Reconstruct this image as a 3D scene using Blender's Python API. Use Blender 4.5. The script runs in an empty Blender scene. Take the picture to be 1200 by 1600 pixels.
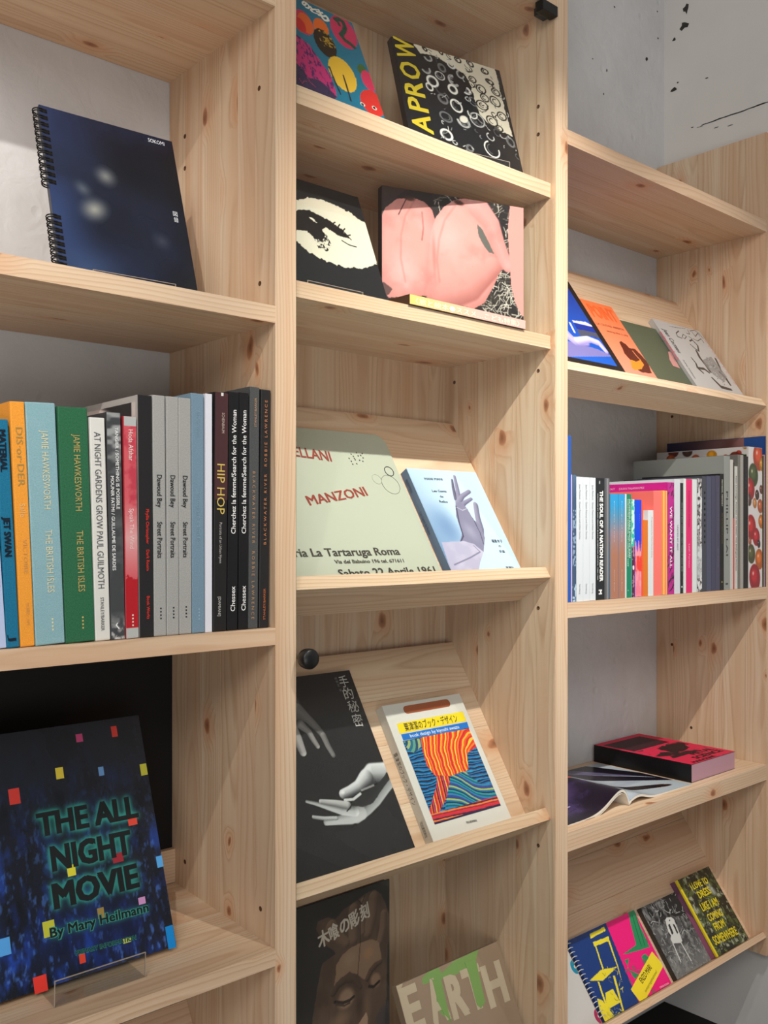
import bpy, bmesh, math, random
import numpy as np
from mathutils import Matrix, Vector
S = bpy.context.scene
COL = S.collection
ZC = 1.24            # eye height of the camera above the floor (m)
rnd = random.Random(7)

# ------------------------------------------------------------ camera
cam = bpy.data.cameras.new('camera'); camo = bpy.data.objects.new('camera', cam); COL.objects.link(camo)
S.camera = camo
cam.sensor_fit = 'AUTO'; cam.sensor_width = 36.0
cam.lens = 1469.0/1600.0*36.0
cam.shift_y = 32.0/1600.0
cam.clip_start = 0.05
fw = Vector((.6627, .7489, 0)).normalized(); rt = Vector((fw.y, -fw.x, 0)); up = Vector((0, 0, 1))
camo.matrix_world = Matrix(((rt.x, up.x, -fw.x, -.7458), (rt.y, up.y, -fw.y, -1.0685), (rt.z, up.z, -fw.z, ZC), (0, 0, 0, 1)))

# ------------------------------------------------------------ world, lamps, exposure
wd = bpy.data.worlds.new('world'); S.world = wd; wd.use_nodes = True
wd.node_tree.nodes['Background'].inputs[0].default_value = (.78, .86, 1, 1)
wd.node_tree.nodes['Background'].inputs[1].default_value = .17
S.view_settings.view_transform = 'Standard'; S.view_settings.look = 'None'
S.view_settings.gamma = 1; S.view_settings.exposure = 0.0; S.view_settings.use_curve_mapping = False

def spot(x, y, z, tx, ty, tz, power, ang, blend, size, col=(1, .95, .88)):
    l = bpy.data.lights.new('track_spot', 'SPOT'); l.energy = power; l.spot_size = math.radians(ang); l.spot_blend = blend
    l.shadow_soft_size = size; l.color = col
    o = bpy.data.objects.new('track_spot', l); COL.objects.link(o); o.location = (x, y, z)
    o.rotation_euler = (Vector((tx, ty, tz))-Vector((x, y, z))).to_track_quat('-Z', 'Y').to_euler()
    return o
spot(.22, -.81, 2.40, .52, .02, ZC+.20, 120, 60, 1.0, .010)
spot(-.95, -.81, 2.42, -.52, .1, ZC+.42, 66, 50, .9, .010)
spot(1.02, -.80, 2.40, 1.12, .1, ZC-.10, 38, 66, .9, .010)
def area(x, y, z, sx, sy, power, tx, ty, tz, col=(1, .97, .93)):  # unseen soft fill lamps, added for the ambient light
    l = bpy.data.lights.new('soft_fill_lamp', 'AREA'); l.shape = 'RECTANGLE'; l.size = sx; l.size_y = sy; l.energy = power; l.color = col
    o = bpy.data.objects.new('soft_fill_lamp', l); COL.objects.link(o); o.location = (x, y, z)
    o.rotation_euler = (Vector((tx, ty, tz))-Vector((x, y, z))).to_track_quat('-Z', 'Y').to_euler()
area(-2.0, -1.9, 2.55, 1.0, .9, 28, .0, .1, 1.7)  # added fill from the upper left, for the left bay and left-facing panels
area(-1.1, -2.1, .70, 1.5, 1.2, 17, .1, .1, 2.45)  # added uplight near the floor, brightens the shelf undersides
area(-.4, -2.3, 2.7, 1.2, .8, 9, .3, 0, 1.7)  # added weak overhead fill in front of the case

# ------------------------------------------------------------ materials
MATS = {}
def s2l(c):
    return tuple(((x/255)/12.92 if x/255 <= .04045 else ((x/255+.055)/1.055)**2.4) for x in c)
def mat(name, rgb=(128, 128, 128), rough=.5, spec=.5, metal=0):
    if name in MATS: return MATS[name]
    m = bpy.data.materials.new(name); m.use_nodes = True
    b = m.node_tree.nodes['Principled BSDF']
    b.inputs['Base Color'].default_value = (*s2l(rgb), 1); b.inputs['Roughness'].default_value = rough
    b.inputs['Specular IOR Level'].default_value = spec; b.inputs['Metallic'].default_value = metal
    MATS[name] = m
    return m
def ink(rgb, rough=.5):
    return mat('ink_%d_%d_%d' % tuple(int(c) for c in rgb), rgb, rough, .3)
class NT:
    def __init__(s, m): s.t = m.node_tree; s.n = s.t.nodes; s.l = s.t.links
    def add(s, typ, ins=(), **kw):
        nd = s.n.new(typ)
        for k, v in kw.items(): setattr(nd, k, v)
        for k, v in (ins.items() if isinstance(ins, dict) else enumerate(ins)):
            if v is None: continue
            if isinstance(v, bpy.types.NodeSocket): s.l.new(v, nd.inputs[k])
            else: nd.inputs[k].default_value = v
        return nd
    def math(s, op, a, b=None, c=None, clamp=False):
        nd = s.add('ShaderNodeMath', (a, b, c), operation=op); nd.use_clamp = clamp
        return nd.outputs[0]
    def mix(s, f, a, b, mode='MIX'):
        nd = s.n.new('ShaderNodeMix'); nd.data_type = 'RGBA'; nd.blend_type = mode
        for i, v in ((0, f), (6, a), (7, b)):
            if isinstance(v, bpy.types.NodeSocket): s.l.new(v, nd.inputs[i])
            else: nd.inputs[i].default_value = v if i == 0 else (*v, 1)
        return nd.outputs[2]
def wood_material(name='pine', base=(217, 192, 163), dark=(182, 146, 114), tone=1.0):
    m = mat(name, base, .5, .35); t = NT(m); b = t.n['Principled BSDF']
    tc = t.add('ShaderNodeTexCoord').outputs['Object']; oi = t.add('ShaderNodeObjectInfo').outputs['Random']
    off = t.add('ShaderNodeVectorMath', (tc, None), operation='ADD')
    cb = t.add('ShaderNodeCombineXYZ', (t.math('MULTIPLY', oi, 37.0), t.math('MULTIPLY', oi, 11.3), t.math('MULTIPLY', oi, 5.7)))
    t.l.new(cb.outputs[0], off.inputs[1]); P = off.outputs[0]
    # knots
    nz = t.add('ShaderNodeSeparateXYZ', (t.add('ShaderNodeTexCoord').outputs['Normal'],)); ps_ = t.add('ShaderNodeSeparateXYZ', (P,))
    yk = t.math('ADD', t.math('MULTIPLY', ps_.outputs[1], t.math('ABSOLUTE', nz.outputs[2])), t.math('MULTIPLY', ps_.outputs[2], t.math('ABSOLUTE', nz.outputs[1])))
    kp = t.add('ShaderNodeMapping', {0: t.add('ShaderNodeCombineXYZ', (ps_.outputs[0], yk, t.math('MULTIPLY', oi, 3.0))).outputs[0], 3: (8.5, 15.0, 1.0)}).outputs[0]
    wob = t.add('ShaderNodeTexNoise', {'Vector': kp, 'Scale': 2.2, 'Detail': 2.0})
    kp2 = t.add('ShaderNodeVectorMath', (kp, None), operation='ADD')
    t.l.new(t.add('ShaderNodeVectorMath', (wob.outputs['Color'], (.22, .3, .2)), operation='MULTIPLY').outputs[0], kp2.inputs[1])
    vo = t.add('ShaderNodeTexVoronoi', {'Vector': kp2.outputs[0], 'Scale': 1.0, 'Randomness': .95}, voronoi_dimensions='2D')
    vc = t.add('ShaderNodeSeparateColor', (vo.outputs['Color'],))
    pres = t.math('GREATER_THAN', vc.outputs[0], .83)
    size = t.math('MULTIPLY_ADD', vc.outputs[1], .105, .035)
    kd = t.math('DIVIDE', vo.outputs['Distance'], size)
    knot = t.math('MULTIPLY', t.add('ShaderNodeMapRange', {0: kd, 1: 1.25, 2: .8, 3: 0.0, 4: 1.0}, interpolation_type='SMOOTHSTEP').outputs[0], pres)
    core = t.math('MULTIPLY', t.add('ShaderNodeMapRange', {0: kd, 1: .8, 2: .2, 3: 0.0, 4: 1.0}).outputs[0], pres)
    halo = t.math('MULTIPLY', t.add('ShaderNodeMapRange', {0: kd, 1: 4.2, 2: .9, 3: 0.0, 4: 1.0}, interpolation_type='SMOOTHSTEP').outputs[0], pres)
    # annual rings cut lengthwise
    n1 = t.add('ShaderNodeTexNoise', {'Vector': t.add('ShaderNodeMapping', {0: P, 3: (1.6, 7.0, 7.0)}).outputs[0], 'Scale': 1.0, 'Detail': 2.0}).outputs[0]
    n2 = t.add('ShaderNodeTexNoise', {'Vector': t.add('ShaderNodeMapping', {0: P, 3: (7.0, 60.0, 60.0)}).outputs[0], 'Scale': 1.0, 'Detail': 2.0}).outputs[0]
    sp = t.add('ShaderNodeSeparateXYZ', (tc,))
    yy = t.math('ADD', sp.outputs[1], t.math('MULTIPLY_ADD', oi, .05, -.03))
    zz = t.math('ADD', sp.outputs[2], t.math('MULTIPLY_ADD', vc.outputs[2], 0.0, t.math('MULTIPLY_ADD', t.math('FRACT', t.math('MULTIPLY', oi, 17.0)), .06, .006)))
    r = t.math('SQRT', t.math('ADD', t.math('MULTIPLY', yy, yy), t.math('MULTIPLY', zz, zz)))
    r = t.math('ADD', r, t.math('MULTIPLY', n1, .034)); r = t.math('ADD', r, t.math('MULTIPLY', n2, .0022))
    r = t.math('ADD', r, t.math('MULTIPLY', halo, .009))
    ph = t.math('FRACT', t.math('MULTIPLY', r, 215.0))
    ring = t.add('ShaderNodeValToRGB', (ph,)); e = ring.color_ramp.elements
    e[0].position = 0; e[0].color = (0, 0, 0, 1); e[1].position = 1; e[1].color = (0, 0, 0, 1)
    k = e.new(.55); k.color = (.30, .30, .30, 1); k = e.new(.80); k.color = (1, 1, 1, 1)
    fib = t.add('ShaderNodeTexNoise', {'Vector': t.add('ShaderNodeMapping', {0: P, 3: (9.0, 420.0, 420.0)}).outputs[0], 'Scale': 1.0, 'Detail': 3.0}).outputs[0]
    broad = t.add('ShaderNodeTexNoise', {'Vector': t.add('ShaderNodeMapping', {0: P, 3: (1.2, 34.0, 34.0)}).outputs[0], 'Scale': 1.0, 'Detail': 2.0}).outputs[0]
    B = s2l(base); D = s2l(dark)
    c = t.mix(t.math('MULTIPLY', ring.outputs[0], t.math('MULTIPLY_ADD', broad, 1.1, .15), clamp=True), B, D)
    pale = s2l((229, 213, 189)); pink = s2l((210, 174, 146))
    c = t.mix(t.math('MULTIPLY', t.math('FRACT', t.math('MULTIPLY', oi, 91.0)), .40), c, pink)
    c = t.mix(t.add('ShaderNodeMapRange', {0: broad, 1: .5, 2: .72, 3: 0.0, 4: .55}).outputs[0], c, pale)
    c = t.mix(t.math('MULTIPLY', t.add('ShaderNodeMapRange', {0: broad, 1: .47, 2: .30, 3: 0.0, 4: 1.0}).outputs[0], .45), c, s2l((196, 154, 120)))
    c = t.mix(t.math('MULTIPLY', fib, .30), c, s2l((190, 150, 110)))
    c = t.mix(t.math('MULTIPLY', halo, .40), c, s2l((204, 142, 98)))
    c = t.mix(t.math('MULTIPLY', knot, .78), c, s2l((160, 100, 64)))
    c = t.mix(t.math('MULTIPLY', core, .55), c, s2l((96, 54, 30)))
    t.l.new(c, b.inputs['Base Color'])
    bp = t.add('ShaderNodeBump', {'Strength': .12, 'Distance': .0006, 'Height': t.math('ADD', fib, t.math('MULTIPLY', ring.outputs[0], .5))})
    t.l.new(bp.outputs[0], b.inputs['Normal'])
    return m
PINE = wood_material()
GLUE = mat('glue_line', (120, 86, 56), .8, .2)
def plaster(name, rgb, rgb2, depth, scale, rough=.75):
    m = mat(name, rgb, rough, .3); t = NT(m); b = t.n['Principled BSDF']
    tc = t.add('ShaderNodeTexCoord').outputs['Object']
    a = t.add('ShaderNodeTexNoise', {'Vector': tc, 'Scale': scale, 'Detail': 6.0, 'Roughness': .5}).outputs[0]
    d = t.add('ShaderNodeTexNoise', {'Vector': tc, 'Scale': scale*4.3, 'Detail': 4.0, 'Distortion': .6}).outputs[0]
    v = t.add('ShaderNodeTexVoronoi', {'Vector': tc, 'Scale': scale*3.0}).outputs['Distance']
    spots = t.add('ShaderNodeMapRange', {0: v, 1: .16, 2: .05, 3: 0.0, 4: 1.0}).outputs[0]
    t.l.new(t.mix(t.add('ShaderNodeMapRange', {0: a, 1: .35, 2: .7, 3: 0.0, 4: 1.0}).outputs[0], s2l(rgb), s2l(rgb2)), b.inputs['Base Color'])
    h = t.math('ADD', t.math('MULTIPLY', a, 3.0), t.math('ADD', d, t.math('MULTIPLY', spots, -.5)))
    bp = t.add('ShaderNodeBump', {'Strength': .6, 'Distance': depth, 'Height': h}); t.l.new(bp.outputs[0], b.inputs['Normal'])
    return m
WALL = plaster('rough_white_plaster', (208, 208, 209), (194, 194, 195), .006, 5.0)
WALL2 = plaster('smooth_grey_plaster', (214, 211, 207), (203, 201, 198), .0015, 3.0)
FLOORM = plaster('light_concrete', (168, 163, 156), (148, 144, 138), .002, 4.0, .55)  # floor kept pale so it bounces light up into the shelves
BLACKP = mat('black_board', (8, 8, 9), .6, .3)
BLACKM = mat('black_plastic', (16, 16, 17), .38, .4)
PAPER = mat('page_paper', (222, 216, 204), .85, .2)
HOLE = mat('peg_hole_dark', (92, 64, 44), .9, .1)
CHIP = mat('exposed_concrete', (62, 60, 57), .95, .1)
def clear(name, tint, rough=.02, ior=1.45):
    m = bpy.data.materials.new(name); m.use_nodes = True; t = NT(m)
    for nd in list(t.n): t.n.remove(nd)
    out = t.add('ShaderNodeOutputMaterial')
    tr = t.add('ShaderNodeBsdfTransparent', (tint,)); gl = t.add('ShaderNodeBsdfGlossy', {'Roughness': rough})
    lw = t.add('ShaderNodeLayerWeight', {'Blend': .5}).outputs['Facing']; r0 = ((ior-1)/(ior+1))**2
    fr = t.math('MULTIPLY_ADD', t.math('POWER', lw, 5.0), 1-r0, r0)
    mx = t.add('ShaderNodeMixShader', (fr, tr.outputs[0], gl.outputs[0])); t.l.new(mx.outputs[0], out.inputs[0])
    return m
GLASS = clear('clear_glass', (.985, .995, .99, 1), .0, 1.3)
ACRYL = clear('clear_acrylic', (.93, .94, .94, 1), .04, 1.5)
GEDGE = mat('green_glass_edge', (70, 112, 100), .2, .6)
AEDGE = mat('acrylic_edge', (176, 160, 146), .3, .6)
def print_material(name, rough, spec=.5):
    m = mat(name, (255, 255, 255), rough, spec); t = NT(m)
    at = t.add('ShaderNodeAttribute', attribute_name='print')
    t.l.new(at.outputs['Color'], t.n['Principled BSDF'].inputs['Base Color'])
    return m
PR_GLOSS = print_material('printed_gloss', .22)
PR_MATT = print_material('printed_matt', .55, .35)
def cloth(rgb, name=None):
    name = name or 'book_cloth_%d_%d_%d' % rgb
    if name in MATS: return MATS[name]
    m = mat(name, rgb, .7, .25); t = NT(m); b = t.n['Principled BSDF']
    tc = t.add('ShaderNodeTexCoord').outputs['Object']
    a = t.add('ShaderNodeTexNoise', {'Vector': tc, 'Scale': 700.0, 'Detail': 3.0}).outputs[0]
    lite = tuple(min(255, c+9) for c in rgb); dk = tuple(max(0, c-9) for c in rgb)
    t.l.new(t.mix(t.add('ShaderNodeMapRange', {0: a, 1: .3, 2: .7, 3: 0.0, 4: 1.0}).outputs[0], s2l(dk), s2l(lite)), b.inputs['Base Color'])
    bp = t.add('ShaderNodeBump', {'Strength': .3, 'Distance': .0004, 'Height': a}); t.l.new(bp.outputs[0], b.inputs['Normal'])
    return m
def pages_material():
    m = mat('page_edges', (206, 200, 188), .85, .2); t = NT(m); b = t.n['Principled BSDF']
    tc = t.add('ShaderNodeTexCoord').outputs['Object']
    a = t.add('ShaderNodeTexNoise', {'Vector': t.add('ShaderNodeMapping', {0: tc, 3: (3.0, 3.0, 1400.0)}).outputs[0], 'Scale': 1.0, 'Detail': 2.0}).outputs[0]
    t.l.new(t.mix(a, s2l((176, 168, 154)), s2l((232, 227, 216))), b.inputs['Base Color'])
    return m
PAGES = pages_material()

# ------------------------------------------------------------ mesh helpers
def link(name, me, m=None, parent=None, M=None):
    o = bpy.data.objects.new(name, me); COL.objects.link(o)
    if m is not None and me is not None and not me.materials:
        for k in (m if isinstance(m, (list, tuple)) else [m]): me.materials.append(k)
    if parent is not None: o.parent = parent
    if M is not None: o.matrix_local = M
    return o
def box_data(a, b, V=None, F=None):
    V = [] if V is None else V; F = [] if F is None else F; n = len(V)
    (x0, y0, z0), (x1, y1, z1) = a, b
    V += [(x0, y0, z0), (x1, y0, z0), (x1, y1, z0), (x0, y1, z0), (x0, y0, z1), (x1, y0, z1), (x1, y1, z1), (x0, y1, z1)]
    F += [tuple(n+i for i in f) for f in ((3, 2, 1, 0), (4, 5, 6, 7), (0, 1, 5, 4), (1, 2, 6, 5), (2, 3, 7, 6), (3, 0, 4, 7))]
    return V, F
def mesh(name, V, F):
    me = bpy.data.meshes.new(name); me.from_pydata(V, [], F); me.update(); return me
def box(name, a, b, m, parent=None, M=None, bevel=0):
    V, F = box_data(a, b); me = mesh(name, V, F)
    if bevel:
        bm = bmesh.new(); bm.from_mesh(me)
        bmesh.ops.bevel(bm, geom=bm.edges[:], offset=bevel, segments=2, affect='EDGES', profile=.5)
        bm.to_mesh(me); bm.free()
    return link(name, me, m, parent, M)
def prism(name, pts, z0, z1, m, parent=None, M=None):
    """closed outline in local xy, extruded along z"""
    n = len(pts); V = [(x, y, z0) for x, y in pts]+[(x, y, z1) for x, y in pts]
    F = [tuple(range(n-1, -1, -1)), tuple(range(n, 2*n))]+[(i, (i+1) % n, n+(i+1) % n, n+i) for i in range(n)]
    return link(name, mesh(name, V, F), m, parent, M)
def tube(name, pts, r, m, parent=None, M=None, seg=8, closed=False):
    P = [Vector(p) for p in pts]; V = []; F = []; n = len(P)
    for i, p in enumerate(P):
        a = P[(i-1) % n] if (closed or i > 0) else P[i]; b = P[(i+1) % n] if (closed or i < n-1) else P[i]
        d = (b-a).normalized(); q = d.to_track_quat('Z', 'Y')
        for k in range(seg):
            t = 2*math.pi*k/seg; V.append(tuple(p+q @ Vector((r*math.cos(t), r*math.sin(t), 0))))
    for i in range(n if closed else n-1):
        j = (i+1) % n
        for k in range(seg): F.append((i*seg+k, i*seg+(k+1) % seg, j*seg+(k+1) % seg, j*seg+k))
    if not closed: F += [tuple(range(seg-1, -1, -1)), tuple((n-1)*seg+k for k in range(seg))]
    me = mesh(name, V, F)
    for p in me.polygons: p.use_smooth = True
    return link(name, me, m, parent, M)
def lathe(name, prof, m, parent=None, M=None, seg=32):
    """profile (r, z) turned about local z"""
    V = []; F = []; n = len(prof)
    for r, z in prof:
        for k in range(seg): t = 2*math.pi*k/seg; V.append((r*math.cos(t), r*math.sin(t), z))
    for i in range(n-1):
        for k in range(seg): F.append((i*seg+k, i*seg+(k+1) % seg, (i+1)*seg+(k+1) % seg, (i+1)*seg+k))
    F += [tuple(range(seg-1, -1, -1)), tuple((n-1)*seg+k for k in range(seg))]
    me = mesh(name, V, F)
    for p in me.polygons: p.use_smooth = True
    return link(name, me, m, parent, M)
def empty(name, M, label=None, cat=None, group=None):
    o = bpy.data.objects.new(name, None); COL.objects.link(o); o.matrix_world = M; o.empty_display_size = .05
    tag(o, label, cat, group); return o
def tag(o, label=None, cat=None, group=None, kind=None):
    for k, v in (('label', label), ('category', cat), ('group', group), ('kind', kind)):
        if v: o[k] = v
    return o
def frame(o, x, y):
    """matrix from origin, x and y directions (z = x cross y)"""
    x = Vector(x).normalized(); y = Vector(y).normalized(); z = x.cross(y)
    return Matrix(((x.x, y.x, z.x, o[0]), (x.y, y.y, z.y, o[1]), (x.z, y.z, z.z, o[2]+ZC), (0, 0, 0, 1)))

# ------------------------------------------------------------ lettering
def text_mesh(s, bold=0.0, shear=0.0, space=1.0, res=2):
    """lettering as a flat mesh; heavy weights are overprinted copies a little apart"""
    c = bpy.data.curves.new('t', 'FONT'); c.body = s; c.size = 1; c.resolution_u = res; c.shear = shear
    c.space_character = space; c.fill_mode = 'FRONT'
    o = bpy.data.objects.new('t', c); COL.objects.link(o)
    dg = bpy.context.evaluated_depsgraph_get(); dg.update()
    me = bpy.data.meshes.new_from_object(o.evaluated_get(dg))
    bpy.data.objects.remove(o); bpy.data.curves.remove(c)
    n = len(me.vertices); a = np.empty(n*3, 'f'); me.vertices.foreach_get('co', a); a = a.reshape(-1, 3)
    if bold and n:
        F = [tuple(p.vertices) for p in me.polygons]; V = []; G = []
        for k, (dx, dy) in enumerate(((-1, -.6), (1, -.6), (1, .6), (-1, .6), (0, 0))):
            V.append(a+np.array((dx*bold, dy*bold, .00002*k), 'f')); G += [tuple(i+k*n for i in f) for f in F]
        a = np.concatenate(V); bpy.data.meshes.remove(me); me = bpy.data.meshes.new('t'); me.from_pydata(a.tolist(), [], G)
    return me, a
def text(parent, s, p0, p1, h, rgb, z=.0006, bold=.0, name='title', shear=0, space=1.0):
    """lettering fitted between p0 and p1 (ends of the base line, local xy of the cover), capital height h"""
    me, a = text_mesh(s, bold, shear, space)
    if len(a) == 0: return None
    fit(me, a, s, p0, p1, h, z); me.name = name
    me.materials.clear()
    return link(name, me, ink(rgb), parent)
def fit(me, a, s, p0, p1, h, z):
    x0, x1 = a[:, 0].min(), a[:, 0].max(); capref = .73
    if any(ord(ch) > 0x2000 for ch in s): capref = .86
    p0 = Vector((*p0, 0)); p1 = Vector((*p1, 0)); d = p1-p0; L = d.length; d.normalize(); nrm = Vector((-d.y, d.x, 0))
    sx = L/max(1e-6, x1-x0); sy = h/capref
    X = (a[:, 0]-x0)*sx; Y = a[:, 1]*sy
    out = np.empty_like(a); out[:, 0] = p0.x+X*d.x+Y*nrm.x; out[:, 1] = p0.y+X*d.y+Y*nrm.y; out[:, 2] = z+a[:, 2]
    me.vertices.foreach_set('co', out.ravel()); me.update()
    return out

# ------------------------------------------------------------ print painter (procedural artwork on a fine grid)
def vnoise(shape, cells, seed):
    r = np.random.RandomState(seed); h, w = shape; cy, cx = cells
    g = r.rand(int(cy)+2, int(cx)+2); yy = np.linspace(0, cy, h, endpoint=False); xx = np.linspace(0, cx, w, endpoint=False)
    yi = yy.astype(int); xi = xx.astype(int); fy = (yy-yi)[:, None]; fx = (xx-xi)[None]
    fy = fy*fy*(3-2*fy); fx = fx*fx*(3-2*fx)
    a = g[yi][:, xi]; b = g[yi][:, xi+1]; c = g[yi+1][:, xi]; d = g[yi+1][:, xi+1]
    return (a*(1-fx)+b*fx)*(1-fy)+(c*(1-fx)+d*fx)*fy
class Canvas:
    def __init__(s, W, H, res, bg, seed=1):
        s.W, s.H = W, H; s.nx = max(2, int(W/res)+1); s.ny = max(2, int(H/res)+1); s.seed = seed
        s.X, s.Y = np.meshgrid(np.linspace(0, W, s.nx), np.linspace(0, H, s.ny))
        s.c = np.empty((s.ny, s.nx, 3)); s.c[:] = bg
    def fbm(s, cell, aniso=1.0, oct=4, seed=None):
        seed = s.seed if seed is None else seed; out = 0; amp = 1; tot = 0
        for o in range(oct):
            out = out+amp*vnoise((s.ny, s.nx), (max(1, s.H/cell*2**o), max(1, s.W/cell/aniso*2**o)), seed+o*13); tot += amp; amp *= .55
        return out/tot
    def put(s, m, col):
        col = np.asarray(col, float)
        if col.ndim == 1: col = col[None, None]
        s.c = s.c*(1-m[..., None])+col*m[..., None]
    def mask(s, pts, rough=0, seed=3, cell=.01):
        X, Y = s.X, s.Y
        if rough:
            X = X+rough*(s.fbm(cell, seed=seed)-.5)*2; Y = Y+rough*(s.fbm(cell, seed=seed+5)-.5)*2
        ins = np.zeros(X.shape, bool); n = len(pts)
        for i in range(n):
            (x0, y0), (x1, y1) = pts[i], pts[(i+1) % n]
            if y0 == y1: continue
            ins ^= ((y0 > Y) != (y1 > Y)) & (X < (x1-x0)*(Y-y0)/(y1-y0)+x0)
        return ins.astype(float)
    def poly(s, pts, col, rough=0, seed=3, cell=.01, alpha=1.0):
        s.put(s.mask(pts, rough, seed, cell)*alpha, col)
    def blob(s, x, y, rx, ry, rot, col, soft=1.0, alpha=1.0):
        c, n = math.cos(rot), math.sin(rot); dx = s.X-x; dy = s.Y-y
        d = np.sqrt(((dx*c+dy*n)/rx)**2+((-dx*n+dy*c)/ry)**2)
        m = np.clip((1-d)/soft+(.5 if soft < .2 else 0), 0, 1); m = m*m*(3-2*m)
        s.put(m*alpha, col)
    def segd(s, pts):
        best = None; rr = None; tt = None; n = len(pts)-1
        for i in range(n):
            x0, y0, r0 = pts[i]; x1, y1, r1 = pts[i+1]; dx, dy = x1-x0, y1-y0
            t = np.clip(((s.X-x0)*dx+(s.Y-y0)*dy)/(dx*dx+dy*dy+1e-12), 0, 1)
            ex = s.X-x0-t*dx; ey = s.Y-y0-t*dy; r = r0+(r1-r0)*t; d = np.sqrt(ex*ex+ey*ey)/r
            side = (ex*-.5+ey*.85)/r
            if best is None: best, rr, tt = d, side, (i+t)/n
            else:
                k = d < best; best = np.where(k, d, best); rr = np.where(k, side, rr); tt = np.where(k, (i+t)/n, tt)
        return best, rr, tt
    def limb(s, pts, dark, lite, gain=.6):
        """rounded limb lit from above, printed in two tones"""
        d, side, t = s.segd(pts); m = np.clip((1-d)*6, 0, 1)
        k = np.clip(.5+gain*side+(1-d)*.25, 0, 1)[..., None]
        s.put(m, np.asarray(dark)[None, None]*(1-k)+np.asarray(lite)[None, None]*k)
    def line(s, pts, r, col, alpha=1.0):
        d, _, _ = s.segd([(*p[:2], r) for p in pts]); s.put(np.clip((1.25-d)*2, 0, 1)*alpha, col)
    def lines(s, n, x0, x1, y0, y1, L, r, cols, seed, mask=None, ang=None):
        g = random.Random(seed); keep = s.c.copy()
        for i in range(n):
            x = g.uniform(x0, x1); y = g.uniform(y0, y1); a = g.uniform(0, math.pi) if ang is None else g.gauss(*ang)
            l = L*g.uniform(.4, 1.1); dx, dy = l*math.cos(a), l*math.sin(a); b = g.uniform(-.25, .25)
            s.line([(x, y), (x+dx*.5-dy*b, y+dy*.5+dx*b), (x+dx, y+dy)], r*g.uniform(.6, 1.3), g.choice(cols))
        if mask is not None: s.c = keep*(1-mask[..., None])+s.c*mask[..., None]
    def textmask(s, st, p0, p1, h, bold=.0):
        me, a = text_mesh(st, bold); o = fit(me, a, st, p0, p1, h, 0); m = np.zeros(s.X.shape)
        dx = s.W/(s.nx-1); dy = s.H/(s.ny-1)
        for p in me.polygons:
            q = o[list(p.vertices)][:, :2]
            for k in range(1, len(q)-1):
                A, B, Cc = q[0], q[k], q[k+1]; lo = np.minimum(np.minimum(A, B), Cc); hi = np.maximum(np.maximum(A, B), Cc)
                i0, i1 = max(0, int(lo[0]/dx)), min(s.nx, int(hi[0]/dx)+2); j0, j1 = max(0, int(lo[1]/dy)), min(s.ny, int(hi[1]/dy)+2)
                if i0 >= i1 or j0 >= j1: continue
                x = s.X[j0:j1, i0:i1]; y = s.Y[j0:j1, i0:i1]
                e = [(b[0]-a_[0])*(y-a_[1])-(b[1]-a_[1])*(x-a_[0]) for a_, b in ((A, B), (B, Cc), (Cc, A))]
                ins = ((e[0] >= 0) & (e[1] >= 0) & (e[2] >= 0)) | ((e[0] <= 0) & (e[1] <= 0) & (e[2] <= 0))
                m[j0:j1, i0:i1] = np.maximum(m[j0:j1, i0:i1], ins)
        return m
    def blur(s, m, r):
        for _ in range(3):
            for ax in (0, 1):
                k = r*2+1; p = np.pad(m, [(r+1, r) if i == ax else (0, 0) for i in (0, 1)], mode='edge').cumsum(ax)
                m = (np.take(p, range(k, p.shape[ax]), ax)-np.take(p, range(0, p.shape[ax]-k), ax))/k
        return m
    def ring(s, x, y, rx, ry, w, col, rot=0, arc=None):
        c, n = math.cos(rot), math.sin(rot); dx = s.X-x; dy = s.Y-y; a = dx*c+dy*n; b = -dx*n+dy*c
        d = np.abs(np.sqrt((a/rx)**2+(b/ry)**2)-1)*min(rx, ry); m = np.clip((w-d)/(.4*w), 0, 1)
        if arc: t = (np.arctan2(b, a)/math.pi) % 2; m = m*((t > arc[0]) & (t < arc[1]))
        s.put(m, col)
    def mesh(s, parent, m=None, z=.0003, name='cover_print', M=None):
        cut = META.get(parent.name, {}).get('y0', 0) if parent is not None else 0
        if cut and M is None:
            k = int(np.searchsorted(s.Y[:, 0], cut)); s.c = s.c[k:]; s.X = s.X[k:]; s.Y = s.Y[k:]; s.ny -= k
        c = np.clip(s.c, 0, 255)/255; lin = np.where(c <= .04045, c/12.92, ((c+.055)/1.055)**2.4)
        nx, ny = s.nx, s.ny; me = bpy.data.meshes.new(name)
        V = np.stack([s.X, s.Y, np.full_like(s.X, z)], -1).reshape(-1, 3)
        i = (np.arange(ny-1)[:, None]*nx+np.arange(nx-1)[None]).ravel(); nf = len(i)
        F = np.stack([i, i+1, i+1+nx, i+nx], -1).astype('i').ravel()
        me.vertices.add(len(V)); me.vertices.foreach_set('co', V.astype('f').ravel())
        me.loops.add(nf*4); me.loops.foreach_set('vertex_index', F)
        me.polygons.add(nf); me.polygons.foreach_set('loop_start', np.arange(0, nf*4, 4, dtype='i'))
        me.update(calc_edges=True)
        at = me.color_attributes.new('print', 'FLOAT_COLOR', 'POINT')
        at.data.foreach_set('color', np.concatenate([lin, np.ones((ny, nx, 1))], -1).astype('f').ravel())
        return link(name, me, m or PR_GLOSS, parent, M)

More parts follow.
